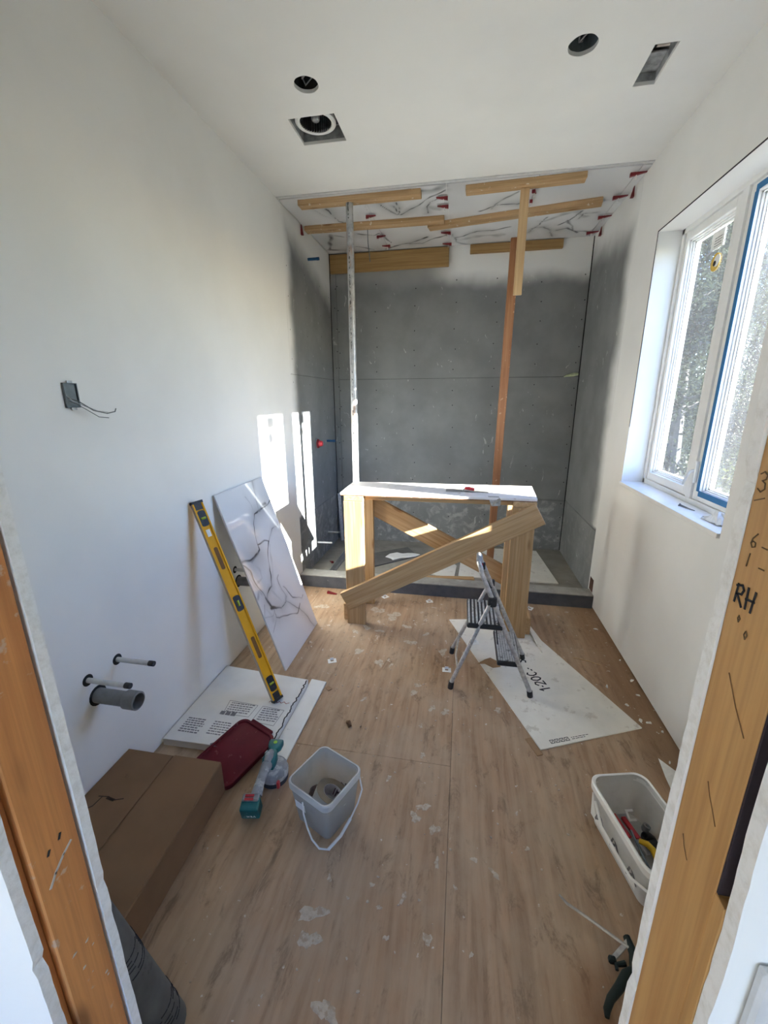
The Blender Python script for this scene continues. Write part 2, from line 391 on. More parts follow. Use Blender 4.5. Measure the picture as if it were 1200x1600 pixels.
def m_plant(name, a, b):
    n = N(name); f = n.noise(n.pos(), 2.5, 3); n.fin(n.mix(n.step(f, .35, .65), a, b), .9, 0, .04)
    tl = n.new('ShaderNodeBsdfTranslucent'); tl.inputs[0].default_value = (*[min(1, x * 1.6) for x in a], 1)
    m = n.new('ShaderNodeMixShader'); m.inputs[0].default_value = .35; n.link(n.b.outputs[0], m.inputs[1]); n.link(tl.outputs[0], m.inputs[2])
    n.link(m.outputs[0], n.out.inputs[0]); return n.m
M_LEAF1 = m_plant('grey_green_leaves', (.022, .028, .018), (.010, .014, .009))
M_LEAF2 = m_plant('yellow_green_leaves', (.045, .052, .015), (.022, .029, .009))
M_LEAF3 = m_plant('silvery_leaves', (.028, .031, .028), (.016, .018, .017))
M_BARK = plain('grey_bark', (.09, .085, .08), .9, 0, .2, .2, 8)
M_GROUND = plain('outdoor_ground', (.17, .16, .10), .95, 0, .1, .2, 2)

# ------------------------------------------------------------------ setting
floor = thing('floor', 'dusty brown plywood subfloor spattered with plaster', 'floor', kind='structure')
ys = {0: [-2.7, -.6, 1.86, 3.45], 1: [-2.7, -.82, 1.62, 3.45], 2: [-2.7, .31, 2.75, 3.45], 3: [-2.7, -.4, 3.45], 4: [-2.7, .3]}
xs = [XL - .1, -1.21, .013, XR + .1]
G().span((-2.6, -2.7, -.08), (2.6, YB + .1, -.0185)).obj('joist_deck', M_SHED, floor, world=True)
for i in range(3):
    for a, b in zip(ys[i][:-1], ys[i][1:]):
        G().span((xs[i] + .0006, a + .0006, -.018), (xs[i + 1] - .0006, b - .0006, 0)).obj('plywood_sheet', M_FLOOR, floor, world=True, bev=.0012)
for x0, x1 in ((-2.6, xs[0]), (xs[3], 2.6)):
    G().span((x0, -2.7, -.018), (x1, .36, -.0005)).obj('plywood_sheet', M_FLOOR, floor, world=True)

# left wall
wl_ = thing('wall_left', 'long white drywall wall turning to grey backer board in shower', 'wall', (XL - .06, 2, 0), kind='structure')
G().span((XL - .1, .36, 0.013), (XL, 3.452, ZC + .02)).obj('drywall_face', M_DRY, wl_, world=True)
G().span((XL - .1, 3.452, 0), (XL - .0125, YB + .1, ZC + .02)).obj('stud_backing', M_SHED, wl_, world=True)
def backer(parent, mat, axis, c, u0_, u1, zs, gap=.0016, th=.012, s=1):
    for a, b in zip(zs[:-1], zs[1:]):
        g = G()
        if axis == 'x': g.span((c, u0_ + gap, a + gap), (c - th * s, u1 - gap, b - gap))
        else: g.span((u0_ + gap, c, a + gap), (u1 - gap, c + th, b - gap))
        g.obj('backer_board', mat, parent, world=True, bev=.001)
backer(wl_, M_BL, 'x', XL, 3.453, YB - .013, [.04, .615, 1.897, ZC - .001])
# right wall with window opening
OY0, OY1, OZ0, OZ1, XO = 1.955, 3.155, 1.118, 2.668, 1.36
wr_ = thing('wall_right', 'white drywall wall holding the window, grey backer board beyond', 'wall', (XR + .1, 2, 0), kind='structure')
g = G()
g.span((XR, .36, .013), (XO, OY0, ZC + .02)); g.span((XR, OY1, .013), (XO, 3.545, ZC + .02))
g.span((XR, OY0, .013), (XO, OY1, OZ0 - .02)); g.span((XR, OY0, OZ1), (XO, OY1, ZC + .02))
g.obj('drywall_face', M_DRY, wr_, world=True)
G().span((XR + .0125, 3.545, 0), (XO, YB + .1, ZC + .02)).obj('stud_backing', M_SHED, wr_, world=True)
backer(wr_, M_BR, 'x', XR, 3.546, YB - .013, [.04, .622, ZC - .001], s=-1)
# dark open joint round the window liner
g = G(); g.span((XR - .0012, OY0, OZ1), (XR + .002, OY1 + .004, OZ1 + .006)); g.span((XR - .0012, OY1, 1.5), (XR + .002, OY1 + .005, OZ1))
g.blob(0, 0, 0, .001, .0001); g.obj('liner_joint', M_DARKGAP, wr_)
G().span((XR - .001, 3.43, .12), (XR + .006, 3.52, .23)).obj('cut_notch', M_GAPBROWN, wr_, label='brown cut-out beside the curb')
# back wall
wb_ = thing('wall_back', 'dark grey backer board wall at the back of the shower', 'wall', (0, YB + .1, 0), kind='structure')
G().span((XL - .1, YB + .0125, 0), (XO, YB + .12, ZC + .02)).obj('stud_backing', M_SHED, wb_, world=True)
backer(wb_, M_BB, 'y', YB, XL + .001, -1.372, [.04, ZC - .001])
backer(wb_, M_BB, 'y', YB, -1.372, XR - .003, [.04, .613, 1.897, ZC - .001])
g = G(); rs = random.Random(4)
for x in (-1.385, -1.355, -.95, -.53, -.12, .28, .70, 1.09):
    for z in np.arange(.2, 2.9, .2):
        zz = z + rs.uniform(-.03, .03); xx = x + rs.uniform(-.012, .012)
        if abs(zz - .613) > .03: g.add([(xx + .006 * cos(a * pi / 3), YB - .0006, zz + .006 * sin(a * pi / 3)) for a in range(6)], [tuple(range(6))])
g.obj('screw_heads', M_SCREW, wb_, kind='stuff')
g = G()
for y in (3.50, 3.9, 4.3, 4.58):
    for z in np.arange(.2, 2.8, .23):
        zz = z + rs.uniform(-.03, .03); g.add([(XL + .0006, y + .005 * cos(a * pi / 3), zz + .005 * sin(a * pi / 3)) for a in range(6)], [tuple(range(6))])
g.obj('screw_heads', M_SCREW, wl_, kind='stuff')

# ceiling plate with four openings
def plate(rect, holes, z0, z1):
    g = G(); x0, y0, x1, y1 = rect
    xs_ = sorted({x0, x1} | {h[1] for h in holes} | {h[3] for h in holes}); ys_ = sorted({y0, y1} | {h[2] for h in holes} | {h[4] for h in holes})
    for a, b in zip(xs_[:-1], xs_[1:]):
        for c, d in zip(ys_[:-1], ys_[1:]):
            hit = None
            for h in holes:
                if a >= h[1] - 1e-6 and b <= h[3] + 1e-6 and c >= h[2] - 1e-6 and d <= h[4] + 1e-6: hit = h
            if hit is None:
                for z in (z0, z1): g.add([(a, c, z), (b, c, z), (b, d, z), (a, d, z)], [(0, 1, 2, 3)])
    for h in holes:
        if h[0] == 'c':
            cx_, cy_ = (h[1] + h[3]) / 2, (h[2] + h[4]) / 2; r = (h[3] - h[1]) / 2 - .004; n = 40
            ci, sq = [], []
            for k in range(n):
                t = 2 * pi * (k + .5) / n; rr = r * (1 + .012 * sin(7 * t + h[1] * 9)); c_, s_ = cos(t), sin(t); m = max(abs(c_), abs(s_))
                ci.append((cx_ + rr * c_, cy_ + rr * s_)); sq.append((cx_ + c_ / m * (h[3] - h[1]) / 2, cy_ + s_ / m * (h[4] - h[2]) / 2))
            # corners: fill the little triangles left by the octant walk
            for z in (z0,):
                g.add([(*p, z) for p in ci] + [(*p, z) for p in sq], [(k, (k + 1) % n, n + (k + 1) % n, n + k) for k in range(n)])
                for sx, sy in ((h[1], h[2]), (h[3], h[2]), (h[3], h[4]), (h[1], h[4])):
                    near = sorted(sq, key=lambda p: (p[0] - sx) ** 2 + (p[1] - sy) ** 2)[:2]
                    g.add([(sx, sy, z), (*near[0], z), (*near[1], z)], [(0, 1, 2)])
            g.add([(*p, z0) for p in ci] + [(*p, z1) for p in ci], [(k, (k + 1) % n, n + (k + 1) % n, n + k) for k in range(n)])
        else:
            q = [(h[1], h[2]), (h[3], h[2]), (h[3], h[4]), (h[1], h[4])]
            g.add([(*p, z0) for p in q] + [(*p, z1) for p in q], [(k, (k + 1) % 4, 4 + (k + 1) % 4, 4 + k) for k in range(4)])
    return g
HOLES = [('c', -.866, 2.276, -.742, 2.400), ('c', .368, 2.280, .496, 2.408), ('r', -.992, 2.560, -.735, 2.803), ('r', .733, 2.398, .829, 2.652)]
ceil = thing('ceiling', 'flat white ceiling with two round and two square cut openings', 'ceiling', (0, 2, ZC + .02), kind='structure')
plate((XL - .1, .36, XO, YB + .1), HOLES, ZC, ZC + .016).obj('drywall_face', M_CEIL, ceil, world=True)
G().span((XL - .1, .36, ZC + .30), (XO, YB + .1, ZC + .33)).obj('roof_deck', M_SHED, ceil, world=True)
g = G(); g.span((XL - .12, .34, ZC), (XL - .1, YB + .12, ZC + .33)); g.span((XO, .34, ZC), (XO + .02, YB + .12, ZC + .33)); g.span((XL - .1, .34, ZC), (XO, .36, ZC + .33)); g.span((XL - .1, YB + .1, ZC), (XO, YB + .12, ZC + .33))
g.obj('roof_sides', M_SHED, ceil, world=True)
# trim along the front edge of the shower ceiling
g = G(); g.span((XL + .001, YF - .001, ZC - .006), (XR - .002, YF + .026, ZC - .0002)); g.obj('trim_1', M_PIPEW, None)
tag(bpy.data.objects['trim_1'], 'thin pale edge strip across the ceiling in front of shower tiles', 'trim', kind='structure')

# doorway wall: studs, cut drywall edges on both sides
wf = thing('wall_front', 'doorway wall with raw drywall edges on both sides of opening', 'wall', (0, .36, 0), kind='structure')
def ragged_edge(name, x, y0, y1, z0, z1, sgn, mat, rs_, amp=.0028, n=110):
    """drywall sheet end with a chipped broken edge at x, running away from the opening"""
    g = G(); zz = np.linspace(z0, z1, n); far = x + sgn * .25; rows = []
    p1, p2 = rs_.uniform(0, 6), rs_.uniform(0, 6)
    for z in zz:
        base = amp * (.35 + .3 * sin(z * 9 + p1) + .2 * sin(z * 23 + p2)) + (amp * 1.2 if rs_.random() < .04 else 0)
        a = x + sgn * max(0, base + rs_.gauss(0, .0004)); b = x + sgn * max(0, base + rs_.gauss(0, .0004))
        rows.append([(a, y0, z), (b, y1, z), (far, y1, z), (far, y0, z)])
    vs_ = [p for r in rows for p in r]; fs = []
    for i in range(n - 1):
        for k in range(4): fs.append((i * 4 + k, i * 4 + (k + 1) % 4, (i + 1) * 4 + (k + 1) % 4, (i + 1) * 4 + k))
    g.add(vs_, fs); o = g.obj(name, mat, wf, world=True); o.data.materials.append(M_HALL)
    for p in o.data.polygons: p.material_index = 0 if abs(p.normal.x) > .5 and abs(p.center.x - x) < .1 else 1
    return o
rs = random.Random(21)
T = .0155
ragged_edge('cut_edge', XJ0, YD1 - T, YD1, 0.005, 2.06, -1, M_GYP, rs); ragged_edge('cut_edge', XJ1, YD1 - T, YD1, 0.005, 2.06, 1, M_GYP, rs)
ragged_edge('cut_edge', XJ0 - .001, YD0, YD0 + T, 0.005, 2.06, -1, M_GYP, rs, .0045); ragged_edge('cut_edge', XJ1 + .002, YD0, YD0 + T, 0.005, 2.06, 1, M_GYP, rs, .0045)
g = G()
for a, b in ((XL - .1, XJ0 - .2), (XJ1 + .2, XO)):
    g.span((a, YD1 - T, 0), (b, YD1, ZC + .02)); g.span((a, YD0, 0), (b, YD0 + T, ZC))
g.span((-2.5, YD0, 0), (XL - .1, YD0 + T, ZC)); g.span((XO, YD0, 0), (2.5, YD0 + T, ZC))
g.span((XJ0 - .25, YD0, 2.06), (XJ1 + .25, YD0 + T, ZC)); g.span((XJ0 - .25, YD1 - T, 2.06), (XJ1 + .25, YD1, ZC + .02))
g.obj('drywall_face', M_HALL, wf, world=True)
G().span((XJ0 - .1, YD0 + T + .002, 2.06), (XJ1 + .1, YD1 - T - .002, 2.2)).obj('door_header', M_JAMR, wf, world=True)
G().span((XJ0 - .2, YD0 + T + .001, 0), (XJ0 - .046, YD1 - T - .001, 2.06)).obj('wall_cavity', M_GAPBROWN, wf, world=True)
G().span((XJ1 + .046, YD0 + T + .001, 0), (XJ1 + .2, YD1 - T - .001, 2.06)).obj('wall_cavity', M_DARKGAP, wf, world=True)
# left stud: main face plus a lower set-back strip on the hall side
t2 = thing('trim_2', 'orange brown door stud left of the opening, flecked with white', 'stud', (XJ0 - .03, .36, 0), kind='structure')
board('stud', (XJ0 - .022, .3645, 0.001), (XJ0 - .022, .3645, 2.06), .070, .038, M_JAML, t2, (1, 0, 0), .002)
board('stud_filler', (XJ0 - .031, .3225, 0.001), (XJ0 - .031, .3225, 2.06), .012, .034, M_JAML, t2, (1, 0, 0), .001)
ML = Matrix(((0, 0, 1, XJ0 - .0028), (1, 0, 0, 0), (0, 1, 0, 0), (0, 0, 0, 1)))
g = G(); strokes(g, [[(.345, 1.005), (.356, 1.02), (.372, 1.035), (.386, 1.044)]], .004, ML); g.obj('pale_gouge', M_PLASTER, t2)
g = G(); strokes(g, [[(.353, 1.058), (.356, 1.064)], [(.372, 1.066), (.375, 1.073)]], .0035, ML); g.obj('nail_hole', M_SCREW, t2)
g = G(); r2 = random.Random(5)
for k in range(16): g.blob(r2.uniform(.34, .39), r2.uniform(.55, .95), 0, r2.uniform(.0012, .004), .0004, 7, r2, 1.3)
G().add([ML @ p for p in g.v], g.f).obj('plaster_flecks', M_PLASTER, t2, kind='stuff')
t3 = thing('trim_3', 'tan door stud right of the opening with marker and pencil writing', 'stud', (XJ1 + .03, .36, 0), kind='structure')
board('stud', (XJ1 + .0225, .3675, 0.001), (XJ1 + .0225, .3675, 2.06), .073, .038, M_JAMR, t3, (-1, 0, 0), .0006)
board('stud_filler', (XJ1 + .0225, .3235, 0.001), (XJ1 + .0225, .3235, 1.2535), .0145, .038, M_JAMR, t3, (-1, 0, 0), .0006)
G().span((XJ1 + .0045, .3285, 1.254), (XJ1 + .04, .3308, 2.055)).obj('dark_gap_shade', M_DARKGAP, t3); G().span((XJ1 + .03, YD0 + T + .0005, 1.254), (XJ1 + .04, .3284, 2.055)).obj('gap_back_shade', M_DARKGAP, t3)  # dark strips over the stud's hall face paint in the shade of the gap
# handwriting faces the opening; it reads from the opening with +y to the left
MR = Matrix(((0, 0, -1, XJ1 + .0032), (-1, 0, 0, 0), (0, 1, 0, 0), (0, 0, 0, 1)))
def glyphs(lines, ox, oy, s, sl=0.): return [[(ox + (x + sl * y) * s, oy + y * s) for x, y in l] for l in lines]
RR = [[(0, 0), (.05, .95)], [(-.05, .85), (.35, 1.0), (.5, .8), (.4, .55), (.05, .45)], [(.1, .45), (.55, -.05)]]
HH = [[(0, 1), (.05, 0)], [(.5, 1), (.42, .0)], [(-.02, .45), (.52, .55)]]
g = G(); strokes(g, glyphs(RR, -.3955, 1.520, .018) + glyphs(HH, -.3815, 1.520, .019), .0020, MR); g.obj('marker_letters', M_INK, t3, label='black handwritten letters RH')
S3 = [[(0, .9), (.25, 1.05), (.5, .9), (.45, .68), (.2, .58), (.45, .48), (.5, .2), (.25, 0), (0, .12)]]
S6 = [[(.45, 1), (.1, .6), (0, .25), (.2, 0), (.45, .12), (.42, .38), (.15, .42), (.02, .25)]]
S1 = [[(.1, 1), (0, 0)]]
g = G()
strokes(g, glyphs(S3, -.3995, 1.6215, .0165) + glyphs([[(0, .1), (1, .5)]], -.400, 1.612, .011) + glyphs(S6, -.392, 1.574, .013) + glyphs(S1, -.391, 1.556, .012) +
        glyphs([[(0, 0), (.5, 0)]], -.378, 1.578, .012) + glyphs([[(0, 0), (.6, .05)]], -.376, 1.56, .010) + glyphs(S6, -.372, 1.590, .014) +
        glyphs([[(0, .5), (.2, 1), (.5, .6), (.3, 0), (0, .5)]], -.386, 1.505, .006) + glyphs([[(0, .5), (.2, 1), (.5, .6), (.3, 0), (0, .5)]], -.374, 1.495, .007), .0009, MR)
g.obj('pencil_marks', M_PENCIL, t3, label='grey pencil figures and ticks')
g = G(); strokes(g, [[(-.372, 1.338), (-.366, 1.328), (-.357, 1.318), (-.350, 1.309)], [(-.388, 1.25), (-.383, 1.241), (-.374, 1.232)], [(-.38, 1.455), (-.362, 1.432), (-.345, 1.415)]], .0007, MR); g.obj('wood_check', plain('check_brown', (.24, .125, .05), .8), t3)

sw = thing('switch_plate', 'white wall plate on the hall wall right of the doorway', 'wall plate', (.315, .295, 1.16))
G().span((.272, .288, 1.075), (.36, .2995, 1.225)).obj('plate_base', M_PIPEW, sw, bev=.003); G().span((.284, .2865, 1.085), (.36, .2885, 1.212)).obj('plate_face', M_WHITEPL, sw, bev=.001)
# hall behind the camera, lit through a wide opening
g = G()
g.span((-2.6, -2.7, 0), (-2.5, YD0 + .06, 2.75)); g.span((2.5, -2.7, 0), (2.6, YD0 + .06, 2.75))
g.span((-2.6, -2.8, 0), (-.75, -2.7, 2.75)); g.span((1.12, -2.8, 0), (2.6, -2.7, 2.75)); g.span((-1.0, -2.8, 0), (1.4, -2.7, .85)); g.span((-1.0, -2.8, 2.28), (1.4, -2.7, 2.75))
g.obj('wall_hall', M_HALL, None, world=True); tag(bpy.data.objects['wall_hall'], 'white walls of the hall on the near side of doorway', 'wall', kind='structure')
G().span((-2.6, -2.8, 2.75), (2.6, YD0, 2.8)).obj('ceiling_hall', M_HALL, None, world=True); tag(bpy.data.objects['ceiling_hall'], 'white ceiling of the hall on the near side of doorway', 'ceiling', kind='structure')

# shower curb and pan
cb = thing('shower_curb', 'low grey shower curb with pale mortar-streaked top', 'curb', (0, 3.44, 0), kind='structure')
G().span((XL + .002, YF, 0), (XR - .002, YF + .012, .113)).obj('curb_face', M_CURB, cb, bev=.002)
G().span((XL + .002, YF + .012, 0), (XR - .002, 3.513, .105)).obj('curb_core', M_PAN, cb)
G().span((XL + .002, YF, .105), (XR - .002, 3.515, .117)).obj('curb_top', M_CURBTOP, cb, bev=.002)
G().span((XL - .0125, 3.50, -.015), (XR + .0125, YB + .012, .04)).obj('shower_pan', M_PAN, None, bev=.001)
tag(bpy.data.objects['shower_pan'], 'grey mortar shower floor behind the curb', 'shower floor', kind='structure')

# ------------------------------------------------------------------ window
w1 = thing('window_1', 'white two-sash vinyl window with stickers on the dusty glass', 'window', (1.30, 2.555, 1.118), kind='structure')
g = G()
for a, b in (((1.26, OY0, OZ0), (XO, OY0 + .026, OZ1)), ((1.26, OY1 - .026, OZ0), (XO, OY1, OZ1)), ((1.26, OY0, OZ0), (XO, OY1, 1.15)), ((1.26, OY0, 2.642), (XO, OY1, OZ1)), ((1.262, 2.53, 1.15), (XO, 2.58, 2.642))): g.span(a, b)
g.obj('window_frame', M_WHITEPL, w1)
G().span((XR - .014, OY0 + .001, OZ0 - .02), (1.262, OY1 - .001, OZ0 + .004)).obj('window_sill', M_WHITEPL, w1, bev=.002)
for nm, y0, y1, p0, p1, gm in (('far', 2.582, 3.128, 2.635, 3.098, M_GLASS), ('near', 1.982, 2.528, 2.012, 2.475, M_GLASS2)):
    g = G()
    for a, b in (((1.272, y0, 1.152), (1.335, p0, 2.64)), ((1.272, p1, 1.152), (1.335, y1, 2.64)), ((1.272, p0, 1.152), (1.335, p1, 1.20)), ((1.272, p0, 2.595), (1.335, p1, 2.64))): g.span(a, b)
    sash = g.obj('window_sash', M_WHITEPL, w1, bev=.002)
    g = G()
    for k in range(3):
        d = .007 * (k + 1); x0 = 1.29 + .011 * k
        for a, b in (((x0, p0, 1.20), (1.335, p0 + d, 2.595)), ((x0, p1 - d, 1.20), (1.335, p1, 2.595)), ((x0, p0, 1.20), (1.335, p1, 1.20 + d)), ((x0, p0, 2.595 - d), (1.335, p1, 2.595))): g.span(a, b)
    g.obj('glazing_bead', M_WHITEPL, sash)
    G().span((1.318, p0 + .005, 1.205), (1.322, p1 - .005, 2.59)).obj('pane', gm, sash)
    # two stickers on each pane
    yc = (p0 + p1) / 2
    st = G().span((1.3172, yc - .075, 2.475), (1.318, yc + .045, 2.565)).obj('label_sticker', M_PAPER, sash, label='white paper label on the glass')
    g = G(); text_lines(g, 0, 0, .07, 4, -.013, .004, Matrix(((0, 0, -1, 1.3170), (-1, 0, 0, yc + .012), (0, 1, 0, 2.49), (0, 0, 0, 1))), random.Random(3))
    g.obj('label_print', M_GREYINK, sash)
    g = G(); g.lathe([(.045, 0), (.045, .0008), (.0, .0008)], 24, frame((1.318, yc - .03, 2.405), (0, 1, 0), (-1, 0, 0))); g.obj('round_sticker', M_YELH, sash, label='round yellow and white sticker on the glass')
    g = G(); g.lathe([(.030, 0), (.030, .0006), (.0, .0006)], 24, frame((1.3171, yc - .045, 2.41), (0, 1, 0), (-1, 0, 0))); g.obj('sticker_disc', M_PAPER, sash)
    g = G(); g.lathe([(.014, 0), (.014, .0006), (.0, .0006)], 16, frame((1.3164, yc - .025, 2.40), (0, 1, 0), (-1, 0, 0))); g.obj('sticker_mark', M_INK, sash)
for a, b in (((1.2705, 2.468, 1.20), (1.2722, 2.496, 2.60)), ((1.2705, 2.0, 1.176), (1.2722, 2.472, 1.206)), ((1.2705, 2.0, 2.60), (1.2722, 2.49, 2.628))):
    G().span(a, b).obj('masking_tape', M_TAPEBLUE, w1)
hd = G().span((1.252, 2.508, 1.24), (1.2725, 2.532, 1.36)).obj('latch_base', M_WHITEPL, w1, bev=.004)
G().tube([(1.254, 2.52, 1.31), (1.235, 2.522, 1.30), (1.225, 2.535, 1.26), (1.222, 2.545, 1.225)], [.008, .008, .007, .005], 8).obj('latch_lever', M_PIPEW, hd, smooth=True)
# things lying on the sill
for i, (a, b) in enumerate((((1.195, 2.475, 1.1255), (1.20, 2.36, 1.1255)), ((1.18, 2.45, 1.1255), (1.205, 2.345, 1.1255)))):
    nl = thing('nail', ('longer' if i == 0 else 'shorter') + ' nail of the two lying on the window sill, ' + ('nearer the glass' if i == 0 else 'nearer the room'), 'nail', (1.195, 2.41, 1.122), 'nails on the window sill')
    d = (V(b) - V(a)).normalized(); G().tube([a, b], [.0028, .0024], 8).obj('shank', M_PIPEG, nl); G().tube([V(a) - d * .002, V(a) + d * .0005], .0055, 10).obj('head', M_PIPEG, nl)
g = G(); rp = random.Random(8); n_ = 9
grid = [[V((1.17 + .010 * i + rp.uniform(-.004, .004), 2.07 + .017 * j + rp.uniform(-.005, .005), 1.124 + max(0, .045 * sin(pi * i / 8) * sin(pi * j / 8) + rp.uniform(-.012, .016)))) for j in range(n_)] for i in range(n_)]
g.add([p for r_ in grid for p in r_], [(i * n_ + j, (i + 1) * n_ + j, (i + 1) * n_ + j + 1, i * n_ + j + 1) for i in range(n_ - 1) for j in range(n_ - 1)])
tag(g.obj('crumpled_paper', M_PAPER), 'crumpled piece of white paper on the window sill', 'paper')

# ------------------------------------------------------------------ outdoors
tag(G().span((1.6, -40, -3.2), (60, 60, -3)).obj('ground_outside', M_GROUND, None, world=True), 'dull earth and grass outside the window', 'ground', kind='structure')
def tree(x, y, z0, zt, rad, leafm, label, seed, nl=5200, leaf=.085, bare=0):
    rt = random.Random(seed); t = thing('garden_tree', label, 'tree', (x, y, z0), 'trees outside the window')
    lean = V((rt.uniform(-.3, .3), rt.uniform(-.3, .3), 0)); pts = [V((x, y, z0)) + lean * k / 6 + V((0, 0, (zt - z0) * .9 * k / 6)) for k in range(7)]
    G().tube(pts, [.22 - .03 * k for k in range(7)], 8).obj('trunk', M_BARK, t, smooth=True)
    tips = []; g = G()
    for k in range(46 + bare):
        f = rt.uniform(.15, 1); p = pts[0].lerp(pts[-1], f); a = rt.uniform(0, 2 * pi); L = rad * (1.05 - .55 * f) * rt.uniform(.6, 1.05)
        q = p + V((cos(a) * L * .55, sin(a) * L * .55, L * rt.uniform(0, .35))); e = q + V((cos(a + rt.uniform(-.5, .5)) * L * .5, sin(a + rt.uniform(-.5, .5)) * L * .5, L * rt.uniform(-.25, .35)))
        g.tube([p, q, e], [.035, .02, .006], 5); tips += [q, e, q.lerp(e, .5), p.lerp(q, .7)]
    g.obj('branches', M_BARK, t, kind='stuff')
    rg = np.random.RandomState(seed); tp = np.array([tuple(q) for q in tips]); c = tp[rg.randint(len(tp), size=nl)] + rg.normal(0, 1, (nl, 3)) * (.26, .26, .24)
    a = rg.normal(0, 1, (nl, 3)) * (1, 1, .7); a /= np.linalg.norm(a, axis=1)[:, None]; b = np.cross(a, rg.normal(0, 1, (nl, 3))); b /= np.linalg.norm(b, axis=1)[:, None]
    z = (leaf * rg.uniform(.6, 1.3, nl))[:, None]; vv = np.stack([c - a * z, c + b * z * .45, c + a * z, c - b * z * .45], 1).reshape(-1, 3) - np.array((x, y, z0))
    me = bpy.data.meshes.new('foliage'); me.from_pydata(vv.tolist(), [], np.arange(nl * 4).reshape(-1, 4).tolist()); me.materials.append(leafm)
    place(bpy.data.objects.new('foliage', me), t, Matrix.Translation((x, y, z0)), 'stuff')
tree(4.4, 9.4, -3, 4.9, 2.1, M_LEAF1, 'grey green leafy tree behind the far window pane', 1, 44000, .043, 30)
tree(6.9, 11.2, -3, 5.6, 2.2, M_LEAF3, 'silvery pale tree seen through the near window pane', 2, 44000, .043, 60)
tree(9.6, 12.2, -3, 6.0, 2.5, M_LEAF1, 'dense tree behind the right edge of the window', 3, 34000, .055)
tree(4.9, 7.0, -3, .9, 1.0, M_LEAF2, 'low yellow green bush under the far window pane', 4, 12000, .03)
tree(7.2, 16.8, -3, 7.6, 2.9, M_LEAF1, 'tall tree standing farthest behind the window', 5, 40000, .07)
tree(12.4, 18.2, -3, 8.2, 3.2, M_LEAF3, 'broad pale tree far behind the near window pane', 6, 40000, .07)

# ------------------------------------------------------------------ ceiling openings
for i, (x, y, lb) in enumerate(((-.804, 2.338, 'round light opening in the ceiling above the square fan hole'), (.432, 2.344, 'round light opening in the ceiling beside the narrow duct hole'))):
    t = thing('light_opening', lb, 'ceiling opening', (x, y, ZC), 'round ceiling openings')
    G().lathe([(.066, .017), (.066, .27), (.0, .27)], 28, Matrix.Translation((x, y, ZC)), False).obj('housing', M_SHED if i == 0 else M_GREYBOX, t)
    for k in range(3):
        a = 2.1 * k + i; G().tube([(x + .05 * cos(a), y + .05 * sin(a), ZC + .1), (x + .03 * cos(a + .5), y + .04 * sin(a + .5), ZC + .04), (x - .02 * cos(a), y + .05 * cos(a), ZC + .03), (x - .045 * cos(a), y - .03, ZC + .09)], .004, 6).obj('cable', M_PIPEG, t, smooth=True)
ft = thing('bath_fan', 'metal bathroom fan housing with blower in the square ceiling hole', 'fan', (-.864, 2.68, ZC))
g = G(); h = HOLES[2]
for a, b in (((h[1] - .012, h[2] - .012, ZC + .016), (h[1] - .002, h[4] + .012, ZC + .2)), ((h[3] + .002, h[2] - .012, ZC + .016), (h[3] + .012, h[4] + .012, ZC + .2)), ((h[1], h[2] - .012, ZC + .016), (h[3], h[2] - .002, ZC + .2)), ((h[1], h[4] + .002, ZC + .016), (h[3], h[4] + .012, ZC + .2)), ((h[1], h[2], ZC + .19), (h[3], h[4], ZC + .2))): g.span(a, b)
g.obj('housing', M_DUCT, ft)
FC = (-.872, 2.668, ZC + .022)
G().lathe([(.100, 0), (.112, .006), (.112, .02), (.100, .026), (.088, .02), (.088, .004), (.100, 0)], 36, Matrix.Translation(FC)).obj('inlet_ring', M_WHITEPL, ft, smooth=True)
g = G()
for k in range(36):
    a = 2 * pi * k / 36; g.box((0, 0, .05), (.014, .0025, .09), Matrix.Translation(FC) @ Matrix.Rotation(a, 4, 'Z') @ Matrix.Translation((.079, 0, 0)) @ Matrix.Rotation(.6, 4, 'Z'))
g.lathe([(.088, .095), (.0, .095)], 30, Matrix.Translation(FC)); g.obj('blower_wheel', M_FAN, ft)
G().lathe([(.0, .012), (.018, .014), (.024, .022), (.024, .07), (0, .07)], 20, Matrix.Translation(FC)).obj('motor', M_CHROME, ft, smooth=True)
g = G(); g.span((h[1], h[4] - .05, ZC + .055), (h[3], h[4] - .044, ZC + .1)); g.obj('bracket', M_DUCT, ft)
dt = thing('duct_boot', 'galvanised duct boot in the narrow ceiling slot', 'duct', (.781, 2.525, ZC))
g = G(); h = HOLES[3]
for a, b in (((h[1] - .008, h[2] - .008, ZC + .016), (h[1] - .001, h[4] + .008, ZC + .15)), ((h[3] + .001, h[2] - .008, ZC + .016), (h[3] + .008, h[4] + .008, ZC + .15)), ((h[1], h[2] - .008, ZC + .016), (h[3], h[2] - .001, ZC + .15)), ((h[1], h[4] + .001, ZC + .016), (h[3], h[4] + .008, ZC + .15)), ((h[1], h[2] + .13, ZC + .05), (h[3], h[4], ZC + .056)), ((h[1], h[2], ZC + .14), (h[3], h[4], ZC + .146))): g.span(a, b)
g.obj('boot', M_DUCT, dt)
g = G(); g.box((.778, 2.435, ZC + .03), (.05, .012, .03)); g.obj('mortar_lump', M_PLASTER, dt)

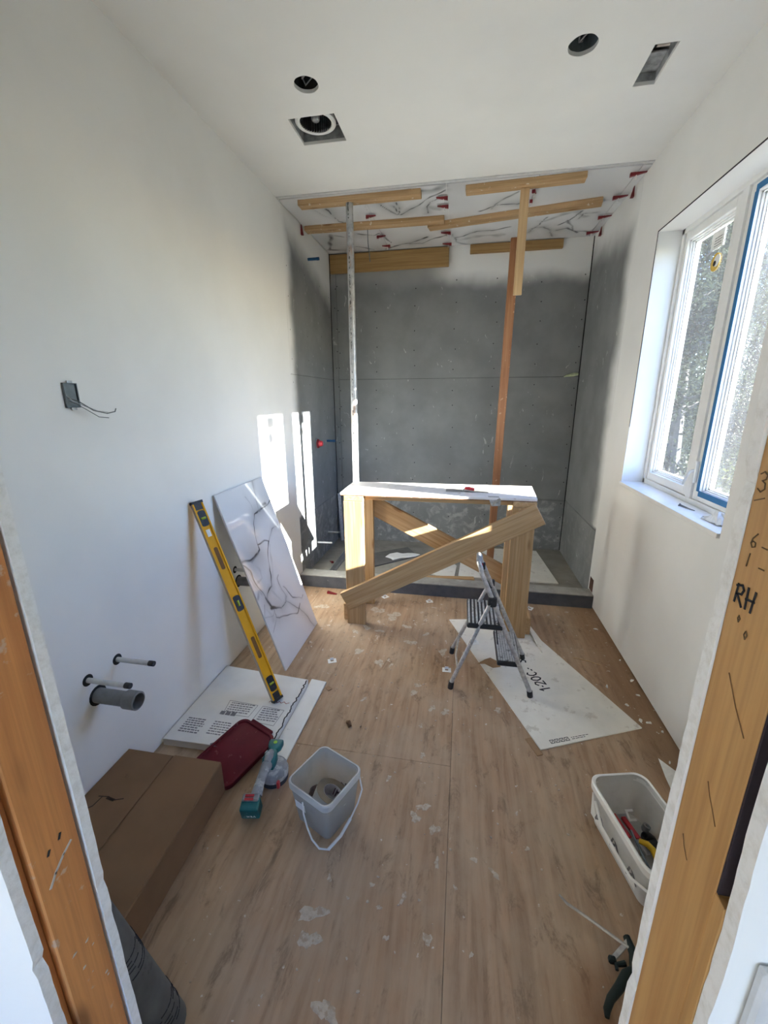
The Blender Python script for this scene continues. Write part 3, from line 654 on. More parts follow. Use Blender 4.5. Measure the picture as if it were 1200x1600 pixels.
# ------------------------------------------------------------------ veined tiles
def vein_mesh(name, w, h, nx, ny, th, lines, M, parent=None, wash=.12, seed=0, off=(0, 0)):
    """flat slab w x h (local x,y from 0), its print carried by a colour attribute"""
    xs_, ys_ = np.meshgrid(np.linspace(0, w, nx), np.linspace(0, h, ny)); X, Y = xs_ + off[0], ys_ + off[1]
    rg = np.random.RandomState(seed); ph = rg.rand(8) * 6.28
    wx = .012 * (np.sin(X * 21 + Y * 13 + ph[0]) + np.sin(Y * 37 - X * 9 + ph[1]) * .6 + .35 * np.sin(X * 71 + ph[2]) * np.sin(Y * 67 + ph[3])); wy = .012 * (np.sin(Y * 19 - X * 15 + ph[4]) + np.sin(X * 41 + ph[5]) * .6)
    X, Y = X + wx * .55, Y + wy * .55; A = np.zeros_like(X)
    for pts, wd_, dk in lines:
        wd_ *= 1.55; dk = min(1.05, dk * 1.25); D = np.full_like(X, 9.)
        for (x0, y0), (x1, y1) in zip(pts[:-1], pts[1:]):
            dx, dy = x1 - x0, y1 - y0; L2 = dx * dx + dy * dy + 1e-9; t = np.clip(((X - x0) * dx + (Y - y0) * dy) / L2, 0, 1)
            D = np.minimum(D, np.hypot(X - x0 - t * dx, Y - y0 - t * dy))
        var = .84 + .16 * np.sin(X * 47 + Y * 31 + len(pts))
        wm = wd_ * (.26 + .40 * (.5 + .5 * np.sin(X * 19 - Y * 27 + 2.3 * len(pts) + 2 * np.sin(Y * 11 + X * 7))) ** 1.5)
        A = np.maximum(A, dk * var * np.exp(-(D / wm) ** 2)); A = np.maximum(A, dk * wash * (2.0 + 1.6 * np.sin(X * 9 + Y * 6 + len(pts))) * np.exp(-D / (wd_ * 3.6)))
    A = np.clip(A, 0, .95)
    vs_ = [(float(a), float(b), 0.) for a, b in zip(xs_.ravel(), ys_.ravel())]
    fs = [(j * nx + i, j * nx + i + 1, (j + 1) * nx + i + 1, (j + 1) * nx + i) for j in range(ny - 1) for i in range(nx - 1)]
    b0 = len(vs_); cor = [0, nx - 1, ny * nx - 1, (ny - 1) * nx]
    vs_ += [(vs_[c][0], vs_[c][1], -th) for c in cor]; fs.append((b0 + 3, b0 + 2, b0 + 1, b0))
    edges = [[i for i in range(nx)], [nx - 1 + j * nx for j in range(ny)], [ny * nx - 1 - i for i in range(nx)], [(ny - 1 - j) * nx for j in range(ny)]]
    for k, e in enumerate(edges): fs.append(tuple([b0 + k] + [b0 + (k + 1) % 4] + e[::-1]))
    me = bpy.data.meshes.new(name); me.from_pydata(vs_, [], fs)
    at = me.attributes.new('vein', 'FLOAT', 'POINT'); at.data.foreach_set('value', np.concatenate([A.ravel(), np.full(4, .35)]).astype(np.float32))
    me.materials.append(M_MARBLE); return place(bpy.data.objects.new(name, me), parent, M)
PANEL = [([(0.589, 1.031), (0.495, 1.005), (0.397, 1.005), (0.328, 0.984), (0.277, 0.933), (0.252, 0.875), (0.236, 0.814), (0.223, 0.779), (0.179, 0.756), (0.091, 0.753), (0.007, 0.763)], 0.009, 1.0), ([(0.005, 0.761), (0.088, 0.748), (0.162, 0.75), (0.209, 0.771)], 0.03, 0.6), ([(0.236, 0.814), (0.332, 0.8), (0.376, 0.777)], 0.007, 0.9), ([(0.376, 0.777), (0.4, 0.797), (0.47, 0.829), (0.571, 0.84)], 0.005, 0.6), ([(0.376, 0.777), (0.303, 0.694), (0.247, 0.607), (0.213, 0.513), (0.125, 0.489), (0.085, 0.455), (0.118, 0.397), (0.217, 0.344), (0.305, 0.339), (0.327, 0.364)], 0.007, 0.85), ([(0.099, 0.407), (0.152, 0.371), (0.215, 0.342)], 0.014, 0.9), ([(0.327, 0.364), (0.3, 0.442), (0.298, 0.529), (0.33, 0.542)], 0.005, 0.7), ([(0.31, 0.344), (0.438, 0.223), (0.489, 0.118), (0.551, 0.018)], 0.005, 0.9), ([(0.331, 0.442), (0.399, 0.335), (0.51, 0.262), (0.543, 0.277)], 0.005, 0.7), ([(0.118, 0.397), (0.118, 0.329), (0.149, 0.298), (0.242, 0.266), (0.396, 0.216), (0.457, 0.244)], 0.007, 0.8), ([(-0.0, 0.753), (0.048, 0.695), (0.053, 0.577), (0.089, 0.493), (0.089, 0.453)], 0.012, 0.8), ([(0.02, 0.72), (0.047, 0.631), (0.04, 0.544), (0.003, 0.512)], 0.02, 0.4), ([(0.458, 1.206), (0.433, 1.104), (0.406, 1.016)], 0.005, 0.6), ([(0.296, 1.124), (0.325, 1.064), (0.336, 0.995)], 0.006, 0.4), ([(0.052, 0.446), (0.01, 0.377), (0.088, 0.36), (0.137, 0.387)], 0.006, 0.5), ([(0.11, 0.32), (0.039, 0.267)], 0.006, 0.5), ([(0.113, 0.718), (0.158, 0.646), (0.146, 0.599), (0.075, 0.605)], 0.02, 0.3), ([(0.408, 1.001), (0.528, 1.011), (0.651, 1.052)], 0.006, 0.5), ([(0.197, 0.493), (0.25, 0.383)], 0.03, 0.25), ([(0.0, 0.70), (0.03, 0.60), (0.06, 0.52)], 0.035, 0.4), ([(0.10, 0.745), (0.20, 0.765)], 0.022, 0.8), ([(0.09, 0.48), (0.11, 0.41), (0.19, 0.352)], 0.016, 0.8), ([(0.40, 1.0), (0.52, 1.03)], 0.02, 0.6), ([(0.05, 0.42), (0.09, 0.34)], 0.03, 0.3), ([(0.376, 0.749), (0.312, 0.635), (0.245, 0.553)], 0.015, 0.25)]
pv = V((-1.425 + 1.058, 0, 1.148)).normalized()
MP = Matrix(((0, pv.x, 0, -1.052), (1, 0, 0, 2.155), (0, pv.z, 0, .004), (0, 0, 0, 1))); nz = V((0, 1, 0)).cross(pv); MP[0][2], MP[1][2], MP[2][2] = nz.x, nz.y, nz.z
pn = tag(vein_mesh('marble_panel', .60, 1.205, 150, 300, .011, PANEL, MP), 'glossy white slab with black ink-like veins leaning on the left wall', 'tile slab')
CEILV = [([(-0.809, 3.606), (-0.804, 3.8)], 0.003, 0.3), ([(-1.121, 3.61), (-1.102, 3.726), (-1.105, 3.86), (-1.066, 3.883)], 0.012, 0.9), ([(-1.231, 3.574), (-1.198, 3.692), (-1.142, 3.791)], 0.006, 0.4), ([(-0.694, 3.616), (-0.666, 3.715), (-0.6, 3.827), (-0.565, 3.834), (-0.512, 3.801), (-0.43, 3.708), (-0.366, 3.643), (-0.282, 3.562), (-0.197, 3.498)], 0.010, 0.95), ([(-0.598, 3.662), (-0.585, 3.731), (-0.58, 3.816)], 0.012, 0.9), ([(-0.565, 3.604), (-0.558, 3.709), (-0.565, 3.834)], 0.008, 0.8), ([(-0.355, 3.847), (-0.353, 3.751), (-0.31, 3.655), (-0.24, 3.594)], 0.008, 0.8), ([(-.42, 3.45), (-.3, 3.47), (-.2, 3.42)], .05, .5), ([(-.33, 3.72), (-.25, 3.8)], .05, .45), ([(-1.016, 4.145), (-0.945, 4.195), (-0.87, 4.229), (-0.806, 4.188), (-0.773, 4.305), (-0.744, 4.428)], 0.010, 0.9), ([(-1.115, 4.476), (-1.02, 4.517), (-0.947, 4.597)], 0.012, 0.8), ([(-0.826, 4.6), (-0.725, 4.534), (-0.572, 4.483), (-0.466, 4.425), (-0.398, 4.362)], 0.016, 0.9), ([(-0.575, 4.503), (-0.46, 4.506), (-0.325, 4.396), (-0.199, 4.329)], 0.012, 0.8), ([(-1.264, 4.131), (-1.295, 4.276), (-1.384, 4.508), (-1.23, 4.562)], 0.03, 0.7), ([(-1.256, 4.151), (-1.146, 4.21)], 0.012, 0.6), ([(0.056, 3.891), (0.142, 3.838), (0.211, 3.801), (0.327, 3.825), (0.366, 3.799)], 0.012, 0.9), ([(0.144, 3.874), (0.23, 3.692), (0.329, 3.606)], 0.012, 0.6), ([(-0.152, 4.437), (-0.064, 4.406), (0.053, 4.314), (0.187, 4.318), (0.329, 4.26)], 0.010, 0.8), ([(-0.176, 4.336), (-0.136, 4.54), (-0.028, 4.641)], 0.010, 0.7), ([(-.1, 4.5), (.1, 4.42), (.3, 4.45)], .05, .35), ([(0.489, 4.379), (0.562, 4.328), (0.624, 4.319), (0.69, 4.42), (0.735, 4.568)], 0.010, 0.9), ([(0.495, 4.426), (0.571, 4.287), (0.603, 4.113)], 0.008, 0.8), ([(0.73, 4.299), (0.804, 4.212), (0.839, 4.141), (0.854, 4.052)], 0.012, 1.0), ([(0.788, 4.208), (0.849, 4.344), (0.892, 4.461), (0.938, 4.516)], 0.016, 1.0), ([(0.741, 4.43), (0.815, 4.401), (0.892, 4.461), (1.0, 4.505), (1.098, 4.571)], 0.016, 0.9), ([(0.87, 4.205), (0.879, 4.093), (0.995, 4.098)], 0.008, 0.7), ([(.6, 4.2), (.8, 4.05), (.9, 4.15)], .05, .4)]
TX = [(XL + .012, -.797), (-.794, -.188), (-.185, .431), (.434, 1.060), (1.064, XR - .004)]
TN = ['leftmost ceiling tile, white with a jagged black vein, above the steel post', 'second ceiling tile from the left, with heavy black veins', 'middle ceiling tile, pale grey, holding the top of the lath', 'fourth ceiling tile from the left, pale in front and veined behind', 'narrow ceiling tile strip along the right shower wall']
for (x0, x1), lb in zip(TX, TN):
    # local x mirrored so that the printed face looks down
    w_ = x1 - x0; M = Matrix(((-1, 0, 0, x1), (0, 1, 0, YF + .028), (0, 0, -1, ZC - .0125), (0, 0, 0, 1)))
    ln = [([(x1 - a, b - YF - .028) for a, b in pts], q, d) for pts, q, d in CEILV if any(x0 - .1 < a < x1 + .1 for a, b in pts)]
    tag(vein_mesh('ceiling_tile', w_, YB - YF - .05, max(6, int(w_ * 110)), 130, .011, ln, M, None, .12, int(x1 * 100) + 200), lb, 'tile', 'shower ceiling tiles')

# ------------------------------------------------------------------ ceiling and wall boards, props
ZT = ZC - .013; BT = .038
def ceil_board(name, x0, y0, x1, y1, w, label, mat=M_SPF2, z=ZT):
    return tag(board(name, (x0, y0, z - BT / 2), (x1, y1, z - BT / 2), w, BT, mat), label, 'board', 'boards propped under the ceiling')
ceil_board('ceiling_brace', -1.285, 3.462, -.365, 3.458, .084, 'spattered board under the ceiling carried by the steel post')
ceil_board('ceiling_brace', -1.412, 3.93, -.222, 3.945, .084, 'second board under the ceiling from the front, left half')
ceil_board('ceiling_brace', -.05, 3.475, .735, 3.438, .084, 'pale board under the ceiling above the lath, front right')
ceil_board('ceiling_brace', -.36, 4.075, .955, 3.85, .089, 'long board slanting under the ceiling tiles, right half')
tag(board('wall_brace', (-1.42, YB - .019, 3.03), (-.205, YB - .019, 3.035), .172, BT, M_PLYB, None, (0, -1, 0)), 'wide ochre board across the top of back wall, left side', 'board')
tag(board('wall_brace', (-.003, YB - .019, 3.085), (.85, YB - .019, 3.082), .078, BT, M_PLYB, None, (0, -1, 0)), 'narrow ochre board across the top of back wall, right side', 'board')
ps = thing('steel_post', 'upright grey steel pipe post propping the ceiling board', 'post', (-.895, 3.457, .117))
ZP = ZT - BT
def m_post():
    n = N('post_zinc'); o = n.obj(False); X, Y, Z = n.xyz(o)
    f = n.noise(o, 30, 4); k = n.mix(n.step(f, .35, .7), (.46, .47, .48), (.32, .33, .34))
    k = n.mix(n.op('MULTIPLY', n.step(n.noise(n.scale(o, (6, 6, 1.5)), 2, 4), .55, .65), .7), k, (.36, .24, .17))
    s = n.op('MULTIPLY', n.step(n.op('ABSOLUTE', n.op('ADD', X, .004)), .006, .004), n.step(Y, 0, -.01)); s = n.op('MULTIPLY', s, n.step(n.noise(n.scale(o, (60, 1, 45)), 1, 2), .52, .58))
    s = n.op('MULTIPLY', s, n.step(n.noise(n.scale(o, (0, 0, 3)), 1.3, 2), .42, .5))
    return n.fin(n.mix(n.op('MULTIPLY', s, .85), k, (.03, .03, .03)), .45, .45)
G().tube([(-.895, 3.457, .121), (-.895, 3.457, ZP - .002)], .027, 20).obj('pipe', m_post(), ps, smooth=True)
G().box((-.895, 3.457, .119), (.09, .09, .004)).obj('base_plate', M_STEEL, ps)
pr = thing('wood_prop', 'reddish brown timber prop leaning up from the shower floor', 'prop', (.321, 4.0, .055))
board('timber', (.322, 4.0, .052), (.318, 3.545, 2.815), .066, .038, M_RED, pr, (0, -1, .15))
tag(board('lath_strip', (.353, 3.50, 2.425), (.353, 3.475, ZP), .060, .02, M_LATH, None, (0, -1, 0)), 'pale upright lath fixed between prop and front ceiling board', 'lath')

# red levelling wedges with white clip straps
def wedge(p, d, nrm, L, label, strap=True):
    p, d, nrm = V(p), V(d).normalized(), V(nrm).normalized(); M = frame(p, d, nrm)
    t = thing('levelling_wedge', label, 'wedge', p, 'red levelling wedges')
    a = L / 2; g = G(); g.add([(-a, -.011, 0), (a, -.009, 0), (a, .009, 0), (-a, .011, 0), (-a, -.011, .022), (a, -.009, .004), (a, .009, .004), (-a, .011, .022)], [(0, 1, 2, 3), (7, 6, 5, 4), (0, 4, 5, 1), (1, 5, 6, 2), (2, 6, 7, 3), (3, 7, 4, 0)], M); g.obj('wedge_body', M_WEDGE, t)
    if strap:
        g = G(); g.box((-.012, 0, .016), (.004, .012, .042), M); g.obj('clip_strap', M_PAPER, t)
dn = (0, 0, -1); ZW = ZC - .025; o_ = ['front', 'second', 'third', 'rearmost']
for i, y in enumerate((3.557, 3.70, 4.24, 4.52)): wedge((-.222, y, ZW), (-1, .0, 0), dn, .085, o_[i] + ' red wedge along the middle ceiling tile joint')
for i, y in enumerate((3.765, 4.206, 4.458)): wedge((-.80, y, ZW), (1 if i != 2 else -.9, .1, 0), dn, .08, ['front', 'middle', 'rear'][i] + ' red wedge along the left ceiling tile joint')
for i, y in enumerate((3.60, 3.76, 4.271)): wedge((.43, y, ZW), (.3 if i == 0 else .1, 1, 0) if i < 2 else (-1, 0, 0), dn, .07, ['front', 'middle', 'rear'][i] + ' red wedge along the right ceiling tile joint near the lath')
for i, y in enumerate((3.46, 3.795, 4.148, 4.485)): wedge((1.06, y, ZW), (1, -.05, 0), dn, .10, o_[i] + ' red wedge under the narrow ceiling tile strip')
for i, y in enumerate((3.671, 4.401)): wedge((XR - .012, y, 3.085), (0, .15, 1), (-1, 0, 0), .07, ['front', 'rear'][i] + ' red wedge standing up the right wall under the tiles', False)
wedge((XL + .012, 3.84, 3.08), (0, .1, 1), (1, 0, 0), .08, 'red wedge standing up the left wall beside the ceiling tile', False)
wedge((-1.292, 3.89, .041), (-.6, .8, 0), (0, 0, 1), .07, 'dark red wedge lying on the shower floor beside the drain', False)
wedge((-1.091, 3.264, .001), (1, -.1, 0), (0, 0, 1), .09, 'dark red wedge lying on plywood in front of the curb', False)
# wire hanging from the ceiling joint
G().tube([(-.88, 4.0, ZW), (-.882, 4.02, 3.0), (-.875, 4.03, 2.93), (-.868, 4.03, 2.86)], .004, 6).obj('hanging_wire', M_GREYBOX, None, smooth=True); tag(bpy.data.objects['hanging_wire'], 'thin dark wire hanging below the left ceiling tiles', 'wire')

# ------------------------------------------------------------------ shower fittings
def stub(name, label, cat, y, z, L, r, mat, capm=None, tilt=0):
    t = thing(name, label, cat, (XL, y, z)); e = V((XL + L, y, z + tilt))
    G().tube([(XL - .01, y, z), e], r, 14).obj('pipe', mat, t, smooth=True)
    if capm: G().tube([V((XL + L - .022, y, z + tilt)), e + V((.001, 0, 0))], r * 1.12, 14).obj('end_cap', capm, t, smooth=True)
    return t
stub('blue_pipe', 'short blue pipe stub high on the left shower wall', 'pipe', 4.008, 2.905, .105, .012, M_BLUEPIPE, M_BLUEPIPE)
stub('blue_pipe', 'short blue pipe stub beside the red valve cap', 'pipe', 4.339, 1.256, .09, .012, M_BLUEPIPE, M_BLUEPIPE)
stub('chrome_pipe', 'thin metal pipe stub low on shower wall, farther back', 'pipe', 4.251, .25, .14, .010, M_CHROME, M_PIPEG)
stub('chrome_pipe', 'thin metal pipe stub low on shower wall, nearer the curb', 'pipe', 3.886, .256, .16, .010, M_PIPEW, M_CHROME)
vt = thing('shower_valve', 'round red capped shower valve on the left wall', 'valve', (XL, 4.011, 1.261)); MX = frame((XL, 4.011, 1.261), (0, 1, 0), (1, 0, 0))
G().lathe([(.058, 0), (.058, .006), (.046, .012), (0, .012)], 28, MX).obj('flange', M_GREYBOX, vt, smooth=True)
G().lathe([(.046, .010), (.046, .022), (.04, .026), (0, .026)], 28, MX).obj('collar', M_WEDGE, vt, smooth=True)
G().lathe([(.028, .016), (.028, .050), (.022, .062), (0, .066)], 28, MX).obj('cap', M_VALVE, vt, smooth=True)
# corner strips, drain and scraps on the shower floor
tag(board('metal_strip', (-1.362, 4.56, .045), (-1.40, 4.60, .62), .04, .004, M_STEEL, None, (.6, -.8, 0)), 'grey metal strip leaning in the back left shower corner', 'strip')
tag(board('metal_strip', (-1.30, 4.60, .045), (-1.33, 4.64, .50), .03, .004, M_GREYBOX, None, (.6, -.8, 0)), 'shorter darker strip leaning in the back left shower corner', 'strip')
dr = thing('linear_drain', 'long slotted metal drain in the shower floor', 'drain', (-1.214, 4.0, .04))
G().span((-1.247, 3.56, .0402), (-1.181, 4.5, .043)).obj('channel', M_SCREW, dr)
g = G()
for k in range(40):
    y = 3.565 + k * .0235
    for x in (-1.231, -1.197): g.box((x, y + (.006 if x > -1.2 else 0), .0455), (.022, .009, .005))
for x in (-1.246, -1.214, -1.182): g.span((x - .003, 3.56, .042), (x + .003, 4.5, .049))
g.obj('grate', M_STEEL, dr)
tag(G().prism([(-.86, 3.80), (-.42, 4.20), (-.56, 4.45), (-1.04, 4.10)], .0405, .052).obj('tile_offcut', M_SLATE), 'dark tile offcut lying on the shower floor', 'tile offcut')
g = G(); rm = random.Random(9); g.blob(-.60, 4.16, .0525, .15, .01, 16, rm, 1.3, .6); tag(g.obj('mortar_smear', M_PAPER), 'white mortar smear on the dark tile offcut', 'mortar')
tag(G().prism([(.06, 4.575), (.861, 4.568), (.925, 3.728), (.02, 3.743)], .041, .051).obj('board_offcut', M_WHITE), 'pale grey flat board lying on the shower floor, right side', 'board')
tag(G().prism([(-.40, 3.80), (-.02, 3.68), (.0, 4.0), (-.12, 4.16)], .041, .049).obj('board_offcut', M_WHITE), 'white flat offcut on shower floor behind the curb, centre', 'board')
tag(board('wood_strip', (-.31, 3.60, .062), (.165, 3.655, .062), .06, .038, M_SPF, None), 'short timber strip lying just behind the curb', 'timber')
g = G(); a_ = V((1.05, YB - .006, 1.915)); g.tube([a_ + V((.06, 0, .006)), a_ + V((.02, -.012, .0)), a_ + V((-.05, -.02, -.012)), a_ + V((-.075, -.018, -.022))], [.012, .018, .010, .003], 8)
tag(g.obj('cloth_scrap', plain('lime_cloth', (.50, .56, .36), .8)), 'pale lime scrap stuck in the back wall joint', 'scrap')

# ------------------------------------------------------------------ left wall fittings
eb = thing('electrical_box', 'grey electrical box with loose wires on the left wall', 'electrical box', (XL, 1.357, 1.715))
MB = frame((XL, 1.357, 1.715), (0, 1, 0), (1, 0, 0))
g = G(); 
for a, b in (((-.028, -.044, -.03), (-.025, .044, .010)), ((.025, -.044, -.03), (.028, .044, .010)), ((-.028, -.044, -.03), (.028, -.041, .010)), ((-.028, .041, -.03), (.028, .044, .010)), ((-.028, -.044, .0012), (.028, .044, .003))): g.span(a, b, MB)
g.obj('box_shell', M_GREYBOX, eb)
g = G(); 
for s in (-1, 1): G().box((0, s * .048, .008), (.022, .009, .003), MB).obj('mounting_ear', M_STEEL, eb)
G().tube([MB @ V(p) for p in [(-.015, -.01, .004), (.0, -.02, .03), (.04, -.055, .05), (.09, -.068, .06), (.125, -.062, .065), (.132, -.05, .065)]], .0022, 6).obj('wire', M_WIRE, eb, smooth=True)
G().tube([MB @ V(p) for p in [(-.01, -.02, .004), (.0, -.035, .03), (.03, -.06, .045), (.06, -.08, .05), (.095, -.085, .06)]], .0016, 6).obj('wire', M_WIRE, eb, smooth=True)
G().tube([MB @ V(p) for p in [(-.02, .0, .004), (-.01, -.022, .02), (.02, -.04, .04), (.06, -.058, .05), (.10, -.064, .055)]], .0016, 6).obj('wire', M_STEEL, eb, smooth=True)
for dy, who, seen in ((0, 'near the cardboard box', 1), (1.128, 'behind the leaning slab', 0)):
    for k, (y, z, L) in enumerate(((1.184, .614, .185), (1.332, .609, .17))):
        L -= 0 if seen else .05
        t = thing('supply_pipe', 'thin white water pipe stub ' + who + ', ' + ('nearer the door' if k == 0 else 'farther from the door'), 'pipe', (XL, y + dy, z), 'water pipe stubs')
        G().lathe([(.024, .0005), (.024, .0012), (0, .0012)], 16, frame((XL, y + dy, z), (0, 1, 0), (1, 0, 0))).obj('wall_hole', M_SCREW, t)
        G().tube([(XL - .005, y + dy, z), (XL + L, y + dy, z)], .0105, 12).obj('pipe', M_PIPEW, t, smooth=True)
        G().tube([(XL + L - .012, y + dy, z), (XL + L + .012, y + dy, z)], .0115, 12).obj('end_cap', M_RUBBER, t, smooth=True)
    t = thing('drain_pipe', 'thick grey drain pipe stub ' + who, 'pipe', (XL, 1.212 + dy, .521), 'drain pipe stubs'); y = 1.212 + dy
    G().lathe([(.042, .0005), (.042, .0012), (0, .0012)], 18, frame((XL, y, .521), (0, 1, 0), (1, 0, 0))).obj('wall_hole', M_SCREW, t)
    g = G(); g.lathe([(.030, -.01), (.030, .15), (.026, .15), (.026, -.01), (.030, -.01)], 22, frame((XL, y, .521), (0, 1, 0), (1, 0, 0))); g.obj('pipe', M_PIPEG, t, smooth=True)
    g = G(); g.lathe([(.031, .135), (.037, .138), (.037, .19), (.031, .192), (.031, .135)], 22, frame((XL, y, .521), (0, 1, 0), (1, 0, 0))); g.obj('coupling', M_PIPEG, t, smooth=True)
    G().lathe([(.0255, .12), (0, .12)], 18, frame((XL, y, .521), (0, 1, 0), (1, 0, 0))).obj('pipe_bore', M_SCREW, t)

# ------------------------------------------------------------------ workbench
bn = thing('workbench', 'rough timber workbench with white top and crossed braces', 'workbench', (-.16, 3.0, 0))
BTOP = 1.031
tp = G().prism([(-.845, 2.802), (-.852, 3.21), (.535, 3.245), (.508, 2.815)], BTOP, BTOP + .016).obj('bench_top', M_BENCHTOP, bn, bev=.001)
G().prism([(-.843, 2.804), (-.85, 3.208), (.533, 3.243), (.506, 2.817)], BTOP - .006, BTOP + .0).obj('top_underlay', M_PLYEDGE, bn)
for x0, x1, zf in ((-.82, -.677, 0), (.357, .508, .0085)):
    xc = (x0 + x1) / 2
    board('leg', (xc, 2.82, zf), (xc - .003, 2.82, BTOP - .046), x1 - x0, .038, M_SPF, bn, (0, -1, 0))
    board('leg', (xc, 3.16, zf), (xc, 3.16, BTOP - .046), x1 - x0, .038, M_SPF, bn, (0, -1, 0))
    board('cross_rail', (xc, 2.802, BTOP - .026), (xc, 3.18, BTOP - .026), x1 - x0, .038, M_SPF, bn, (0, 0, 1))
board('foot_rail', (-.842, 2.845, .076), (-.842, 3.18, .076), .038, .135, M_SPF, bn); board('foot_rail', (.529, 2.845, .085), (.529, 3.18, .085), .038, .135, M_SPF, bn)
board('apron', (-.676, 2.87, BTOP - .0245), (.356, 2.87, BTOP - .0245), .038, .036, M_SPF, bn); board('apron', (-.676, 3.13, BTOP - .0245), (.356, 3.13, BTOP - .0245), .038, .036, M_SPF, bn)
board('diagonal_brace', (-.827, 2.782, .2), (.53, 2.782, .957), .150, .036, M_SPF, bn, (0, -1, 0)); board('diagonal_brace', (-.80, 3.198, .915), (.50, 3.198, .262), .150, .036, M_SPF, bn, (0, -1, 0))
# tools on the bench
tw = thing('plaster_trowel', 'flat steel trowel with red handle on the bench top', 'trowel', (.06, 2.99, BTOP + .016)); Z0 = BTOP + .017
board('blade', (-.10, 3.0, Z0), (.20, 3.0, Z0), .10, .0016, M_BLADE, tw, bev=0)
G().tube([(.02, 2.975, Z0), (.03, 2.97, Z0 + .02), (.05, 2.965, Z0 + .028)], .005, 8).obj('tang', M_STEEL, tw, smooth=True); G().tube([(.035, 2.968, Z0 + .025), (.06, 2.96, Z0 + .026), (.10, 2.95, Z0 + .022)], [.010, .013, .010], 10).obj('handle', M_REDPL, tw, smooth=True)
sp = thing('hand_scraper', 'small grey scraper blade hanging over the bench front edge', 'scraper', (.24, 2.80, BTOP)); a_ = V((.225, 2.80, BTOP + .018))
G().add([a_ + V(p) for p in [(-.035, .03, .004), (.035, .03, .004), (.048, -.012, -.012), (.044, -.016, -.05), (-.012, -.016, -.055), (-.035, .03, .001), (.035, .03, .001), (.048, -.009, -.014), (.044, -.013, -.05), (-.012, -.013, -.055)]], [(0, 4, 3, 2, 1), (5, 6, 7, 8, 9), (0, 1, 6, 5), (1, 2, 7, 6), (2, 3, 8, 7), (3, 4, 9, 8), (4, 0, 5, 9)]).obj('blade', M_BLADE, sp)

# ------------------------------------------------------------------ step stool
ss = thing('step_stool', 'small aluminium two-step stool smeared with plaster beside the bench', 'step stool', (.22, 2.36, 0))
fN, fF = V((.456, 2.178, .03)), V((.461, 2.552, .03)); hN, hF = V((.142, 2.25, .735)), V((.147, 2.45, .735)); t_ = V((-.006, 0, .03))
G().tube([fN, fN.lerp(hN, .5), hN, hN + t_, hN + V((-.016, .03, .048)), hF + V((-.016, -.03, .048)), hF + t_, hF, fF.lerp(hF, .5), fF], .0135, 12).obj('front_frame', M_ALU, ss, smooth=True)
G().tube([hN + V((-.016, .035, .048)), hF + V((-.016, -.035, .048))], .0155, 12).obj('grip', M_TOOLGREY, ss, smooth=True)
jN, jF = fN.lerp(hN, .765), fF.lerp(hF, .765); bN, bF = V((-.006, 2.181, .03)), V((-.008, 2.545, .03))
G().tube([bN, jN + V((-.012, -.004, 0))], .0120, 12).obj('rear_leg', M_ALU, ss, smooth=True); G().tube([bF, jF + V((-.012, .004, 0))], .0120, 12).obj('rear_leg', M_ALU, ss, smooth=True)
G().tube([bN.lerp(jN, .18), bN.lerp(jN, .17).lerp(bF.lerp(jF, .17), .5) + V((-.012, 0, -.01)), bF.lerp(jF, .18)], .006, 8).obj('rear_brace', M_ALU, ss, smooth=True)
for p, z in ((fN, .0085), (fF, .0085), (bN, 0), (bF, 0)):
    G().tube([V((p.x, p.y, z)) , V((p.x, p.y, p.z + .015)) + (V((.006, 0, 0)) if p.x < .2 else V((-.006, 0, 0)))], .0165, 12).obj('rubber_foot', M_BLACKPL, ss, smooth=True)
for j, s in ((jN, -1), (jF, 1)): G().box((j.x - .006, j.y + s * .004, j.z), (.05, .026, .06)).obj('hinge', M_BLACKPL, ss, bev=.006)
def step_(x0, x1, y0, y1, z, nm):
    st_ = G().span((x0, y0, z - .03), (x1, y1, z)).obj('step', M_BLACKPL, ss, bev=.006)
    g = G(); n = 9
    for k in range(n):
        x = x0 + .012 + (x1 - x0 - .024) * k / (n - 1); g.span((x - .0055, y0 + .012, z), (x + .0055, y1 - .012, z + .0035))
    g.obj('tread_ribs', M_TREAD, st_); return st_
step_(.075, .278, 2.205, 2.525, .432, 'upper'); step_(.258, .392, 2.19, 2.54, .212, 'lower')
G().tube([(.24, 2.40, .405), (.262, 2.38, .30), (.275, 2.36, .19)], .004, 6).obj('step_link', M_RUBBER, ss)
G().box((hF.x + .012, hF.y - .002, .70), (.03, .026, .045)).obj('lock_clip', M_BLACKPL, ss, bev=.004); G().box((hF.x + .005, hF.y - .016, .712), (.014, .004, .014)).obj('lock_button', M_REDPL, ss)

# ------------------------------------------------------------------ white board on the floor (right)
fb = thing('floor_board', 'grimy white flat sheet with black stamped figures under the stool', 'sheet', (.48, 2.4, 0))
P_ = [(-.039, 2.984), (.452, 1.793), (1.004, 2.036), (.60, 2.86), (.545, 2.72), (.53, 3.08)]
G().prism([(-.039, 2.984), (.434, 1.836), (.452, 1.793), (1.004, 2.036), (.625, 2.80), (.605, 2.64), (.565, 2.90), (.545, 3.10)], 0.0005, .007).obj('sheet', M_WHITE, fb)
G().add([(.605, 2.64, .007), (.625, 2.80, .007), (.56, 3.06, .007), (.548, 2.90, .04), (.60, 2.64, .012), (.60, 2.64, .006), (.545, 2.90, .034)], [(0, 1, 2, 3, 4), (4, 3, 6, 5)]).obj('torn_flap', M_WHITE, fb)
ed = V((.491, -1.191, 0)).normalized(); pe = V((-ed.y, ed.x, 0))
MT = Matrix(((-ed.x, ed.y, 0, .588), (-ed.y, -ed.x, 0, 2.262), (0, 0, 1, .0071), (0, 0, 0, 1)))
